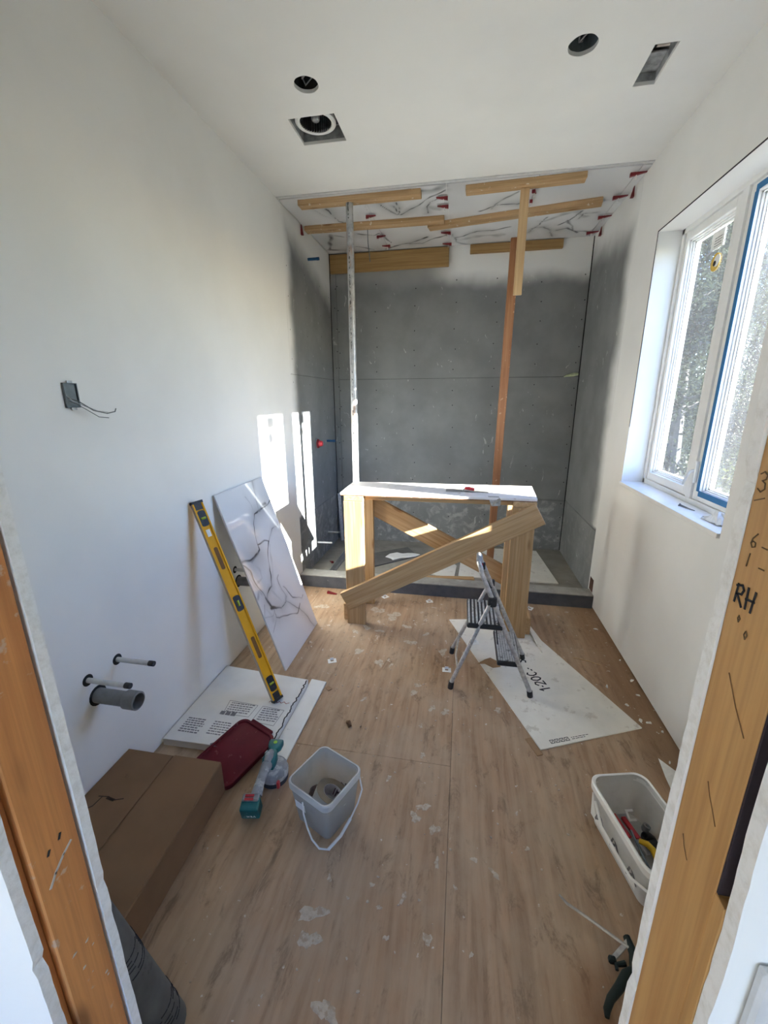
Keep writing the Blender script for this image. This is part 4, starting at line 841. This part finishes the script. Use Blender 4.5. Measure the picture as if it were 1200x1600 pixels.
D1 = [[(.25, 1), (.25, 0)], [(.05, .75), (.25, 1)]]; D2 = [[(0, .8), (.2, 1), (.45, .9), (.45, .65), (0, 0), (.5, 0)]]; D0 = [[(.1, .15), (0, .5), (.12, .88), (.3, 1), (.48, .85), (.55, .5), (.45, .12), (.28, 0), (.1, .15)]]; DC = [[(.5, .85), (.3, 1), (.08, .8), (0, .5), (.1, .15), (.3, 0), (.45, .1)]]; DS = [[(.45, .85), (.2, 1), (.02, .78), (.25, .52), (.48, .25), (.25, 0), (0, .12)]]
g = G(); sz = .062
strokes(g, glyphs(D1, 0, 0, sz) + glyphs([[(0, .5), (.1, .5)]], .035, 0, sz) + glyphs(D2, .052, 0, sz) + glyphs(D0, .094, 0, sz) + glyphs(DC, .142, 0, sz) + glyphs([[(0, .2), (.15, .2)]], .19, 0, sz) + glyphs([[(0, .4), (.1, .4)]], .21, 0, sz) + glyphs(DS, .275, 0, sz), .009, MT); g.obj('stamped_figures', M_INK, fb, label='black stamped figures')
M2 = Matrix(((pe.x, -ed.x, 0, .475), (pe.y, -ed.y, 0, 1.825), (0, 0, 1, .0071), (0, 0, 0, 1)))
if pe.x < 0: M2 = Matrix(((-pe.x, -ed.x, 0, .475), (-pe.y, -ed.y, 0, 1.825), (0, 0, 1, .0071), (0, 0, 0, 1)))
g = G()
for k in range(4): strokes(g, [[(.04 + k * .028, 0), (.06 + k * .028, 0), (.06 + k * .028, .02), (.04 + k * .028, .02), (.04 + k * .028, 0)], [(.045 + k * .028, .005), (.055 + k * .028, .015)]], .003, M2)
text_lines(g, .16, .004, .1, 2, -.01, .003, M2); g.obj('edge_print', M_INK, fb)
tag(G().prism([(.16, 2.44), (.215, 2.50), (.25, 2.525), (.27, 2.51), (.30, 2.49), (.31, 2.435), (.26, 2.415), (.21, 2.45)], .0072, .0085).obj('torn_paper', M_CARDL), 'torn brown paper scrap on the white sheet under the stool', 'paper')
tag(board('cardboard_scrap', (.40, 1.86, .002), (.445, 1.76, .002), .035, .003, M_CARDL), 'small cardboard scrap at the near corner of stamped sheet', 'cardboard')
tag(G().tube([(.80, 2.63, .003), (.88, 2.61, .004), (.955, 2.574, .003)], .003, 6).obj('wood_splinter', M_LATH), 'long thin pale splinter on the plywood by right wall', 'splinter')

# ------------------------------------------------------------------ carton, strip, panel neighbours on the left
ct = thing('tile_carton', 'flat white tile carton with small print against the left wall', 'carton', (-1.15, 1.78, 0)); CZ = .042
G().prism([(-1.428, 2.092), (-.862, 2.052), (-.868, 1.50), (-1.428, 1.488)], .001, CZ).obj('carton_body', M_CARTON, ct, bev=.002)
MC = Matrix(((1, 0, 0, 0), (0, 1, 0, 0), (0, 0, 1, CZ + .0003), (0, 0, 0, 1)))
r3 = random.Random(15)
for fr, tx, ic in (([[(-1.235, 1.80), (-1.06, 1.79), (-1.07, 1.70), (-1.22, 1.70), (-1.235, 1.80)]], (-1.215, 1.785, .14, 5, .016, .006), 3), ([[(-1.03, 1.79), (-.90, 1.78), (-.91, 1.665), (-1.04, 1.675), (-1.03, 1.79)]], (-1.02, 1.775, .11, 6, .016, .006), 0), (None, (-1.385, 1.64, .11, 7, .015, .007), 0), (None, (-1.23, 1.64, .10, 6, .016, .006), 0), (None, (-1.08, 1.565, .05, 1, .01, .005), 0)):
    g = G()
    if fr: strokes(g, fr, .002, MC)
    text_lines(g, *tx, MC, r3)
    for k in range(ic): g.box((-1.225 + k * .032, 1.705, .0004), (.026, .024, .0008), MC)
    g.obj('printed_block', M_GREYINK, ct, kind='stuff')
g = G(); strokes(g, glyphs([[(0, 0), (.3, .8), (.5, .1), (.8, .7), (1, .2), (1.4, .8), (1.8, .1), (2.2, .6), (2.7, .2), (3.2, .7), (3.8, .2), (4.4, .6)]], -1.01, 1.825, .026) , .003, MC); g.obj('handwriting', M_REDINK, ct, label='reddish scribbled handwriting')
g = G(); rj = random.Random(2); pts = [(-.868 + rj.uniform(-.006, .006), 1.50 + .011 * k) for k in range(50)]; strokes(g, [pts], .006, MC, .001); g.obj('torn_edge', M_INK, ct)
G().prism([(-1.17, 1.4995), (-1.145, 1.516), (-1.12, 1.50), (-1.09, 1.512), (-1.08, 1.492), (-1.12, 1.487), (-1.16, 1.486)], CZ + .0005, CZ + .002).obj('torn_corner', M_GREYINK, ct)
tag(G().prism([(-.858, 2.10), (-.760, 2.09), (-.772, 1.487), (-.862, 1.49)], .0008, .011).obj('white_strip', M_CARTON), 'narrow white board strip alongside the tile carton', 'board')
# box level
lv = thing('spirit_level', 'long yellow spirit level leaning on the left wall', 'spirit level', (-.978, 1.849, CZ))
Ld = V((-.367, .099, .925)).normalized(); Ln = V((.80, -.468, .370)).normalized(); b0 = V((-.968, 1.846, CZ + .006)); LL = 1.205
MLv = frame(b0, Ld, Ln)            # local x along the level, y across the face, z out of the face
sy = 1 if (MLv.to_3x3() @ V((0, 1, 0))).x > 0 else -1
g = G(); g.span((.012, -.022, -.008), (LL - .012, .022, .006), MLv); g.obj('web', M_YEL, lv)
for s in (-1, 1):
    f_ = G(); f_.span((.012, s * .022, -.0125), (LL - .012, s * .030, .0125), MLv); f_.obj('rail', M_YEL, lv)
g = G(); g.span((.012, -sy * .0302, -.0115), (LL - .012, -sy * .0308, -.002), MLv); g.span((.012, -sy * .0302, .003), (LL - .012, -sy * .0308, .0115), MLv); g.obj('milled_edge', M_LEVEDGE, lv)
for a in (0, LL - .014): G().span((a, -.032, -.014), (a + .014, .032, .014), MLv).obj('end_cap', M_BLACKPL, lv)
G().span((LL - .05, -.02, .004), (LL - .012, .02, .0085), MLv).obj('end_block', M_BLACKPL, lv); G().span((.014, -.02, .004), (.05, .02, .0085), MLv).obj('end_block', M_BLACKPL, lv)
for k, x in enumerate((.105, .60, LL - .10)):
    pl = [(x + p[0], p[1]) for p in rrect(.09, .042, .014, 3)]; v_ = G().prism(pl, .004, .0105, MLv).obj('vial_holder', M_BLACKPL, lv)
    A = MLv @ V((x - (.016 if k == 1 else 0), 0 if k == 1 else -.013, .011)); B = MLv @ V((x + (.016 if k == 1 else 0), 0 if k == 1 else .013, .011)); G().tube([A, B], .0065, 10).obj('vial', M_VIAL, v_, smooth=True)
for x in (.33, .87):
    pl = [(x + p[0], p[1]) for p in rrect(.13, .022, .008, 3)]; G().prism(pl, .0055, .0068, MLv).obj('hand_slot', plain('slot_brown', (.22, .10, .02), .7), lv)
G().span((LL - .205, -.01, .0062), (LL - .165, .012, .0068), MLv).obj('price_sticker', M_PAPER, lv)
# cardboard box
bx = thing('cardboard_box', 'large flat brown cardboard box on the floor by the left jamb', 'box', (-1.19, .9, 0)); BZ = .162
G().prism([(-1.428, .50), (-.948, .50), (-.976, 1.307), (-1.430, 1.300)], .001, BZ).obj('box_body', M_CARD, bx, bev=.003)
G().prism([(-1.429, .502), (-1.190, .502), (-1.2065, 1.299), (-1.431, 1.297)], BZ + .0002, BZ + .004).obj('flap', M_CARD, bx, bev=.001)
G().prism([(-1.1865, .502), (-.950, .502), (-.978, 1.306), (-1.2015, 1.303)], BZ + .0002, BZ + .0038).obj('flap', M_CARD, bx, bev=.001)
g = G(); strokes(g, [[(-1.37, 1.07), (-1.33, 1.075), (-1.30, 1.065), (-1.265, 1.078)], [(-1.355, 1.07), (-1.36, 1.03), (-1.375, 1.015)]], .004, Matrix.Translation((0, 0, BZ + .0042))); strokes(g, [[(-1.33, 1.07), (-1.30, 1.066)]], .011, Matrix.Translation((0, 0, BZ + .0042))); g.obj('dent', plain('card_tear', (.05, .03, .018), .9), bx)
# roll leaning behind the left jamb
rl = thing('membrane_roll', 'dark grey printed roll leaning behind the left jamb', 'roll', (-.745, .6, 0)); R0, R1 = V((-.745, .605, .012)), V((-1.00, .515, 1.0)); ax = (R1 - R0)
G().tube([R0, R1], .062, 26).obj('roll_body', M_ROLL, rl, smooth=True)
dax = ax.normalized(); ua = dax.orthogonal().normalized(); va = dax.cross(ua)
for grp in (.05, .27, .50):
    g = G()
    for k in range(6):
        c = R0 + ax * grp + dax * .011 * k; q0 = RND.uniform(0, 6.28)
        for q in np.arange(0, 6.28, .35):
            if RND.random() < .3: continue
            P = [c + (ua * cos(q + j * .16) + va * sin(q + j * .16)) * .0624 + dax * .006 * sin((q + j * .16) * 3) for j in range(3)]; g.tube(P, .0012, 4)
    g.obj('printed_band', M_INK, rl)
# maroon lid
ld = thing('bucket_lid', 'dusty maroon plastic lid lying between box and carton', 'lid', (-1.0, 1.46, .03))
lx = V((.925, -.381, -.03)).normalized(); lz = V((.0, -.11, 1)); MLd = frame((-1.023, 1.482, .040), lx, lz)
ring = rrect(.255, .315, .045, 6)
def sc_(r, k, z): return [(p[0] * k, p[1] * (1 - (1 - k) * .8), z) for p in r]
g = G(); loft(g, [sc_(ring, .985, -.018), sc_(ring, 1, -.002), sc_(ring, 1, .008), sc_(ring, .965, .010), sc_(ring, .91, .009), sc_(ring, .88, .003), sc_(ring, .86, .0045)], False, True, MLd); g.obj('lid_plate', M_REDLID, ld, smooth=True)
G().box((.0, .166, -.002), (.15, .022, .016), MLd).obj('lid_tab', M_REDLID, ld, bev=.004)
# sander
sd = thing('cordless_sander', 'dusty teal and grey cordless sander beside the maroon lid', 'power tool', (-.795, 1.40, 0)); SC_ = Matrix.Translation((-.790, 1.415, .001))
G().lathe([(.0625, 0), (.0625, .012), (.058, .016), (.0, .016)], 30, SC_).obj('sanding_pad', M_RUBBER, sd, smooth=True)
G().lathe([(.050, .016), (.064, .024), (.066, .045), (.060, .064), (.046, .075), (0, .078)], 30, SC_).obj('shroud', M_TOOLGREY, sd, smooth=True)
MS = frame((-.803, 1.385, .085), (-.12, .99, .03), (0, 0, 1))
g = G(); loft(g, [[(x, p[0], p[1] + dz) for p in rrect(w_, h_, .010, 3)] for x, w_, h_, dz in ((-.005, .05, .05, 0), (.02, .062, .055, .002), (.05, .060, .05, .004), (.07, .046, .04, .006), (.085, .034, .026, .006))], True, True, MS); g.obj('motor_head', M_TEAL, sd, smooth=True)
g = G(); loft(g, [[(x, p[0], p[1] + .006) for p in rrect(w_, h_, .008, 3)] for x, w_, h_ in ((.082, .036, .03), (.10, .060, .034), (.128, .070, .03), (.14, .064, .024))], True, True, MS); nz_ = g.obj('nose', M_TEAL, sd, smooth=True)
G().lathe([(.009, 0), (.009, .002), (0, .002)], 12, MS @ Matrix.Translation((.118, 0, .022))).obj('green_mark', plain('lime_mark', (.25, .55, .03), .5), nz_)
g = G(); g.tube([MS @ V((-.002, 0, .018)), MS @ V((-.045, .001, .024)), MS @ V((-.095, .003, .016)), MS @ V((-.135, .004, .0))], [.024, .0215, .0205, .025], 14); g.obj('handle', M_TOOLGREY, sd, smooth=True)
g = G(); g.tube([MS @ V((-.005, 0, .034)), MS @ V((.03, 0, .036)), MS @ V((.06, 0, .03))], [.014, .02, .012], 10); g.obj('switch_cover', M_TOOLGREY, sd, smooth=True)
MBt = frame((-.800, 1.218, .052), (.98, .18, 0), (0, -.25, 1)); bt = G().box((0, 0, 0), (.078, .055, .07), MBt).obj('battery_pack', M_TEAL, sd, bev=.008, seg=2)
G().box((-.002, .022, .026), (.070, .03, .03), MBt).obj('battery_shoe', M_TOOLGREY, sd, bev=.005); 
for dy in (.012, .026): G().box((-.006, dy, .043), (.036, .009, .004), MBt).obj('release_latch', M_REDPL, bt)
g = G(); MW = MBt @ Matrix(((1, 0, 0, -.012), (0, 0, -1, -.0278), (0, 1, 0, -.016), (0, 0, 0, 1)))
strokes(g, [[(0, .01), (.003, 0), (.006, .008), (.009, 0), (.012, .01)], [(.017, 0), (.017, .01), (.022, .007), (.017, .005), (.023, 0)], [(.027, 0), (.031, .01), (.035, 0)]], .002, MW); g.obj('battery_print', M_PAPER, bt)
G().box((.0, -.028, -.004), (.018, .012, .035), frame((-.765, 1.345, .05), (0, 1, 0), (0, 0, 1))).obj('side_lever', M_REDPL, sd, bev=.003)

# ------------------------------------------------------------------ buckets
bk = thing('square_bucket', 'square frosted bucket holding a tape roll near floor centre', 'bucket', (-.498, 1.298, 0)); MK = Matrix.Translation((-.498, 1.298, 0)) @ Matrix.Rotation(math.atan2(-.087, .192), 4, 'Z')
def tub(g, w, d, h, rr, wb, db, th, M, rim=.022):
    R_ = lambda a, b, r, z: [(p[0], p[1], z) for p in rrect(a, b, r, 6)]
    loft(g, [R_(wb, db, rr * .8, .001), R_(wb + (w - wb) * .8, db + (d - db) * .8, rr, h * .8), R_(w - .006, d - .006, rr, h - rim), R_(w - .010, d - .010, rr, h), R_(w - .016, d - .016, rr, h), R_(wb + (w - wb) * .8 - th * 2, db + (d - db) * .8 - th * 2, rr, h * .8), R_(wb - th * 2, db - th * 2, rr * .8, .004)], True, True, M); return g
tub(G(), .222, .222, .20, .030, .178, .178, .0022, MK).obj('bucket_wall', M_CLEAR, bk, smooth=True)
R2 = lambda a, r, z: [(p[0], p[1], z) for p in rrect(a, a, r, 6)]
g = G(); loft(g, [R2(.214, .03, .170), R2(.226, .032, .172), R2(.228, .033, .197), R2(.222, .033, .2015), R2(.212, .03, .2005), R2(.212, .03, .17)], False, False, MK); g.obj('rim', M_CLEARW, bk, smooth=True)
BP = [(-.02, -.112, .150), (-.005, -.124, .11), (.02, -.132, .07), (.05, -.138, .035), (.085, -.136, .014), (.115, -.118, .012), (.130, -.06, .030), (.132, .0, .058), (.130, .05, .085), (.122, .09, .115), (.09, .114, .145)]
G().tube([MK @ V(p) for p in BP], .0035, 8).obj('bail_handle', M_PIPEW, bk, smooth=True); G().tube([MK @ V(p) for p in BP[5:8]], .0062, 8).obj('handle_grip', M_PIPEW, bk, smooth=True)
G().add([MK @ V(p) for p in [(-.075, -.1035, .12), (-.02, -.1035, .12), (-.02, -.1, .08), (-.075, -.1, .08)]], [(0, 1, 2, 3)]).obj('paper_label', M_PAPER, bk)
tr_ = thing('tape_roll', 'wide roll of grey tan tape inside the square bucket', 'tape', (-.47, 1.275, .06)); MTp = frame((-.474, 1.285, .100), (1, .05, -.4), (.42, .22, .86))
G().lathe([(.040, -.026), (.070, -.026), (.070, .026), (.040, .026), (.040, -.026)], 34, MTp).obj('tape_body', M_TAPEROLL, tr_, smooth=True); G().lathe([(.0704, -.0255), (.0704, .0255)], 34, MTp, False).obj('tape_face', M_TAPEFACE, tr_, smooth=True)
G().lathe([(.0385, -.026), (.0398, -.026), (.0398, .0262), (.0385, .0262), (.0385, -.026)], 34, MTp).obj('core', plain('core_card', (.45, .42, .44), .7), tr_, smooth=True)
g = G()
for k in range(5): a = .2 + k * .28; g.tube([MTp @ V((.0382 * cos(a), .0382 * sin(a), z)) for z in (-.015, .0, .016)], .0022, 5)
g.obj('core_print', plain('core_ink', (.09, .02, .05), .7), tr_)
rc = random.Random(31)
for k, (x, y, z, lb) in enumerate(((-.548, 1.30, .085, 'brown folded wrapper scrap left of the tape in the bucket'), (-.535, 1.255, .075, 'dark crumpled scrap deepest in the square bucket'), (-.435, 1.34, .075, 'small dark scrap behind the tape in the bucket'))):
    n_ = 6; g = G(); gr = [[V((x + (i - 2.5) * .011 + rc.uniform(-.004, .004), y + (j - 2.5) * .011 + rc.uniform(-.004, .004), z + rc.uniform(-.015, .026))) for j in range(n_)] for i in range(n_)]
    g.add([p for r_ in gr for p in r_], [(i * n_ + j, (i + 1) * n_ + j, (i + 1) * n_ + j + 1, i * n_ + j + 1) for i in range(n_ - 1) for j in range(n_ - 1)])
    tag(g.obj('wrapper_scrap', [plain('wrapper', (.20, .12, .09), .5, 0, .5, .3, 60, ((.5, .42, .36), 60, .6)), M_GAPBROWN, M_DARKGAP][k]), lb, 'scrap', 'scraps in the square bucket')
# right tub
tb = thing('tool_tub', 'long frosted tub of small tools beside the right jamb', 'tub', (.735, 1.33, 0)); TA = math.atan2(-.97, .24)
MTb = Matrix.Translation((.732, 1.338, 0)) @ Matrix.Rotation(TA, 4, 'Z')
tub(G(), .385, .232, .19, .045, .335, .19, .0022, MTb).obj('tub_wall', M_CLEARW, tb, smooth=True)
Rr = lambda w, d, z: [(p[0], p[1], z) for p in rrect(w, d, .048, 6)]
g = G(); loft(g, [Rr(.376, .222, .160), Rr(.390, .236, .162), Rr(.392, .238, .188), Rr(.384, .230, .192), Rr(.372, .218, .190), Rr(.372, .218, .16)], False, False, MTb); g.obj('rim', M_WHITEPL, tb, smooth=True)
BT_ = [(-.12, -.12, .14), (-.05, -.131, .10), (.05, -.131, .098), (.13, -.131, .10), (.19, -.10, .11), (.205, -.02, .125), (.20, .05, .14)]
G().tube([MTb @ V(p) for p in BT_], .005, 8).obj('bail_handle', M_WHITEPL, tb, smooth=True)
g = G(); g.add([MTb @ V(p) for p in [(-.165, -.1062, .135), (.12, -.1062, .135), (.12, -.0985, .02), (-.165, -.0985, .02)]], [(3, 2, 1, 0)]); g.obj('side_label', M_PAPER, tb)
g = G(); ML_ = MTb @ Matrix(((1, 0, 0, 0), (0, .09, -1, -.1075), (0, 1, .09, .05), (0, 0, 0, 1)))
for k in range(3):
    c = -.12 + k * .10
    strokes(g, [[(c, 0), (c + .03, .03), (c + .05, .01), (c + .01, .045), (c, 0)], [(c + .01, .06), (c + .06, .07)]], .008, ML_)
g.obj('label_print', M_GREYINK, tb)
def in_tub(name, a, b, label, cat, parts):
    t = thing(name, label, cat, MTb @ V(a), 'tools in the long tub')
    for nm, k0, k1, w, th, m in parts: board(nm, MTb @ V(a).lerp(V(b), k0), MTb @ V(a).lerp(V(b), k1), w, th, m, t, bev=.001)
in_tub('putty_knife', (-.14, -.045, .03), (.02, -.055, .045), 'red-handled putty knife lying leftmost in the tub', 'putty knife', (('handle', 0, .55, .018, .012, M_REDPL), ('blade', .55, 1, .026, .002, M_BLADE)))
in_tub('putty_knife', (-.145, -.015, .03), (.03, -.015, .05), 'red-handled putty knife lying in the middle of the tub', 'putty knife', (('handle', 0, .6, .018, .012, M_REDPL), ('blade', .6, 1, .026, .002, M_BLADE)))
in_tub('putty_knife', (-.13, .018, .03), (.03, .018, .05), 'red-handled putty knife under the white clip', 'putty knife', (('handle', 0, .6, .018, .012, M_REDPL), ('blade', .6, 1, .026, .002, M_BLADE)))
in_tub('steel_ruler', (-.15, -.03, .04), (.08, -.035, .045), 'thin steel strip between the red handles in the tub', 'steel strip', (('strip', 0, 1, .012, .002, M_BLADE),))
in_tub('steel_ruler', (-.06, .0, .058), (.12, -.03, .062), 'dark narrow file lying across the tub tools', 'file', (('strip', 0, 1, .008, .003, M_GREYBOX),))
in_tub('steel_ruler', (.0, -.045, .06), (.15, -.02, .062), 'bright narrow blade at the near end of the tub', 'blade', (('strip', 0, 1, .010, .002, M_CHROME),))
yk = thing('hooked_knife', 'tool with a bent yellow handle in the tub', 'tool', MTb @ V((.03, .02, .06)), 'tools in the long tub'); G().tube([MTb @ V(p) for p in [(-.005, -.005, .075), (.012, .015, .08), (.03, .025, .075), (.075, .018, .06)]], [.009, .011, .011, .009], 10).obj('handle', M_YELH, yk, smooth=True); board('blade', MTb @ V((.075, .018, .06)), MTb @ V((.14, .0, .05)), .014, .002, M_BLADE, yk)
g = G(); g.span((-.02, -.016, 0), (-.012, .016, .003)); g.span((.012, -.016, 0), (.02, .016, .003)); g.span((-.02, -.016, 0), (.02, -.008, .003))
tag(G().add([MTb @ Matrix.Translation((-.115, .035, .06)) @ Matrix.Rotation(.5, 4, 'Y') @ p for p in g.v], g.f).obj('tile_clip', M_PAPER), 'white U-shaped plastic clip in the tool tub', 'clip')
for k, (x, y, z, s) in enumerate(((-.03, .05, .05, .022), (.005, .045, .055, .02), (-.06, .06, .06, .014))):
    t = thing('dark_fitting', ['black round fitting in the tub', 'second black fitting beside the yellow handle', 'small grey fitting at the tub side'][k], 'fitting', MTb @ V((x, y, z)), 'tools in the long tub')
    G().lathe([(s * .5, -s), (s, -s), (s, s * .4), (s * .6, s), (s * .5, s), (s * .5, -s)], 14, MTb @ Matrix.Translation((x, y, z)) @ Matrix.Rotation(.8 + k, 4, 'X')).obj('ring', M_BLACKPL if k < 2 else M_PIPEG, t, smooth=True)

# ------------------------------------------------------------------ caulking gun and scraps at right
cg = thing('caulking_gun', 'dark green hand gun with a long thin rod on the floor', 'caulking gun', (.55, 1.0, 0))
G().tube([(.405, 1.145, .010), (.425, 1.118, .016), (.49, 1.075, .026), (.572, 1.02, .036), (.62, .99, .040)], [.003, .0045, .0045, .0045, .0045], 8).obj('rod', M_BLADE, cg, smooth=True)
board('hook_plate', (.592, 1.036, .038), (.528, .982, .030), .014, .005, M_BLADE, cg, bev=.001); G().box((.524, .979, .027), (.022, .018, .018)).obj('thumb_latch', M_GREEN, cg, bev=.004)
G().tube([(.587, 1.046, .03), (.592, 1.0, .034), (.578, .955, .032)], [.011, .014, .014], 10).obj('gun_body', M_GREEN, cg, smooth=True)
G().tube([(.578, .96, .032), (.552, .945, .032), (.522, .914, .030), (.49, .885, .026), (.474, .862, .022), (.470, .846, .020)], [.013, .015, .013, .011, .010, .006], 12).obj('grip', M_GREEN, cg, smooth=True)
G().tube([(.56, .975, .03), (.531, .968, .028), (.53, .955, .028)], [.008, .007, .005], 8).obj('trigger', M_GREEN, cg, smooth=True)
G().add([(1.005, 1.845, .002), (1.055, 1.775, .004), (1.06, 1.66, .03), (.985, 1.64, .003), (.985, 1.72, .012)], [(0, 1, 2, 3, 4)]).obj('paper_scrap', M_PAPER); tag(bpy.data.objects['paper_scrap'], 'white paper scrap on the floor beside the right jamb', 'paper')

# ------------------------------------------------------------------ plaster and clips on the floor
CL = [((-.793, 2.312), .4, 'white plastic clip on plywood near the leaning slab'), ((-.034, 2.35), .05, 'white plastic clip on plywood beside the stool leg'), ((-.608, 3.285), .8, 'white plastic clip behind the lower end of front brace'), ((-.217, 3.268), .3, 'white plastic clip in front of curb, centre'), ((.616, 3.288), 1.1, 'white plastic clip beside the right bench leg'), ((.153, 2.685), .2, 'white plastic clip on the stamped sheet behind the stool')]
for (x, y), a, lb in CL:
    M = Matrix.Translation((x, y, .0085 if 'stamped' in lb else .0012)) @ Matrix.Rotation(a, 4, 'Z'); t = thing('tile_clip', lb, 'clip', (x, y, 0), 'white tile clips on the floor')
    g = G(); 
    for a0, b0_ in (((-.028, -.022, 0), (-.010, .022, .002)), ((.010, -.022, 0), (.028, .022, .002)), ((-.01, -.022, 0), (.01, -.008, .002)), ((-.01, .009, 0), (.01, .022, .002))): g.span(a0, b0_, M)
    g.obj('clip_plate', M_PAPER, t); G().span((-.012, .010, .002), (.012, .014, .016), M).obj('clip_fin', M_PAPER, t)
SP = [(-.5, 1.993, .022), (-.479, 2.349, .045), (-.396, 2.34, .022), (-.643, 2.449, .045), (-.217, 2.1, .028), (-.068, 2.545, .045), (.231, 2.142, .018), (.264, 2.04, .028), (-.125, 1.34, .03), (-.095, 1.393, .03), (-.043, 1.303, .028), (-.15, 1.848, .016), (-.025, 1.178, .018), (.115, 1.215, .016), (.187, 1.179, .02), (.045, 1.107, .01), (-.041, .941, .022), (-.134, 1.043, .018), (-.173, .921, .012), (-.212, .999, .012), (-.411, 1.059, .012), (-.435, .941, .045), (-.421, .871, .04), (-.312, .724, .04), (-.027, 1.974, .03), (-.102, 1.989, .028), (-.203, 2.168, .026), (.295, 1.435, .010), (.32, 1.293, .012), (.099, .928, .010), (-.267, 1.505, .018), (-.251, 1.063, .012), (-.125, 1.66, .02), (-.732, 2.694, .035), (-.656, 2.761, .04), (-.55, 2.734, .035), (-.629, 3.044, .07), (-.483, 2.972, .08), (-1.1, 3.026, .06), (-.30, 2.62, .05), (-.36, 2.83, .04), (-.2, 2.75, .03)]
rq = random.Random(77); spm = m_plast = plain('floor_plaster', (.53, .45, .36), .9, 0, .15, .12, 60, ((.36, .27, .19), 45, .52, .75))
for k, (x, y, s) in enumerate(SP):
    ob = G().blob(x, y, .0003, s * .85, .0012, 26, rq, rq.uniform(.7, 1.45), rq.uniform(0, 3)).obj('plaster_splat', spm)
    tag(ob, 'dried plaster splat stuck to the plywood floor', 'plaster splat', 'plaster splats on the plywood')
CH = [(1.058, 3.039), (1.1, 2.655), (1.098, 2.444), (1.085, 2.307), (1.058, 2.085), (1.02, 2.094), (.93, 2.36), (.99, 2.21), (1.10, 2.029), (1.048, 1.826)]
for x, y in CH: tag(G().blob(x, y, .0008, rq.uniform(.006, .014), .006, 7, rq, 1.3, rq.uniform(0, 3)).obj('plaster_chip', M_PAPER), 'small white plaster chip on the plywood along the right wall', 'plaster chip', 'plaster chips along the right wall')
g = G()
for k in range(420):
    x = rq.uniform(-1.3, 1.08); y = 3.3 - 2.7 * (rq.random() ** 1.25); 
    if (-1.43 < x < -.76 and 1.35 < y < 2.1) or (-1.45 < x < -.94 and y < 1.31) or (y - 1.793 > -2.43 * (x - .452) and y < 3.1 and x < 1.0 and y > 1.8) or (-.70 < x < -.28 and 1.05 < y < 1.5) or (.5 < x < .95 and 1.05 < y < 1.6) or (-1.43 < x < -1.0 and y < 2.8) or (-.9 < x < -.7 and 1.1 < y < 1.6) or (-.05 < x < .5 and 2.1 < y < 2.6): continue
    g.blob(x, y, .0004, rq.uniform(.002, .007), .003, 5, rq)
tag(g.obj('plaster_crumbs', spm), 'tiny plaster crumbs scattered over the plywood floor', 'plaster crumbs', kind='stuff')
tag(G().tube([(-.548, 1.80, .006), (-.535, 1.79, .014), (-.525, 1.775, .008), (-.53, 1.765, .005)], [.008, .012, .010, .004], 7).obj('brown_crumple', M_CARD), 'small brown crumpled bit on plywood behind the square bucket', 'scrap')
tag(board('wood_chip', (-.745, 2.055, .004), (-.715, 2.03, .004), .03, .006, M_CARDL), 'small brown chip beside the white board strip', 'chip')
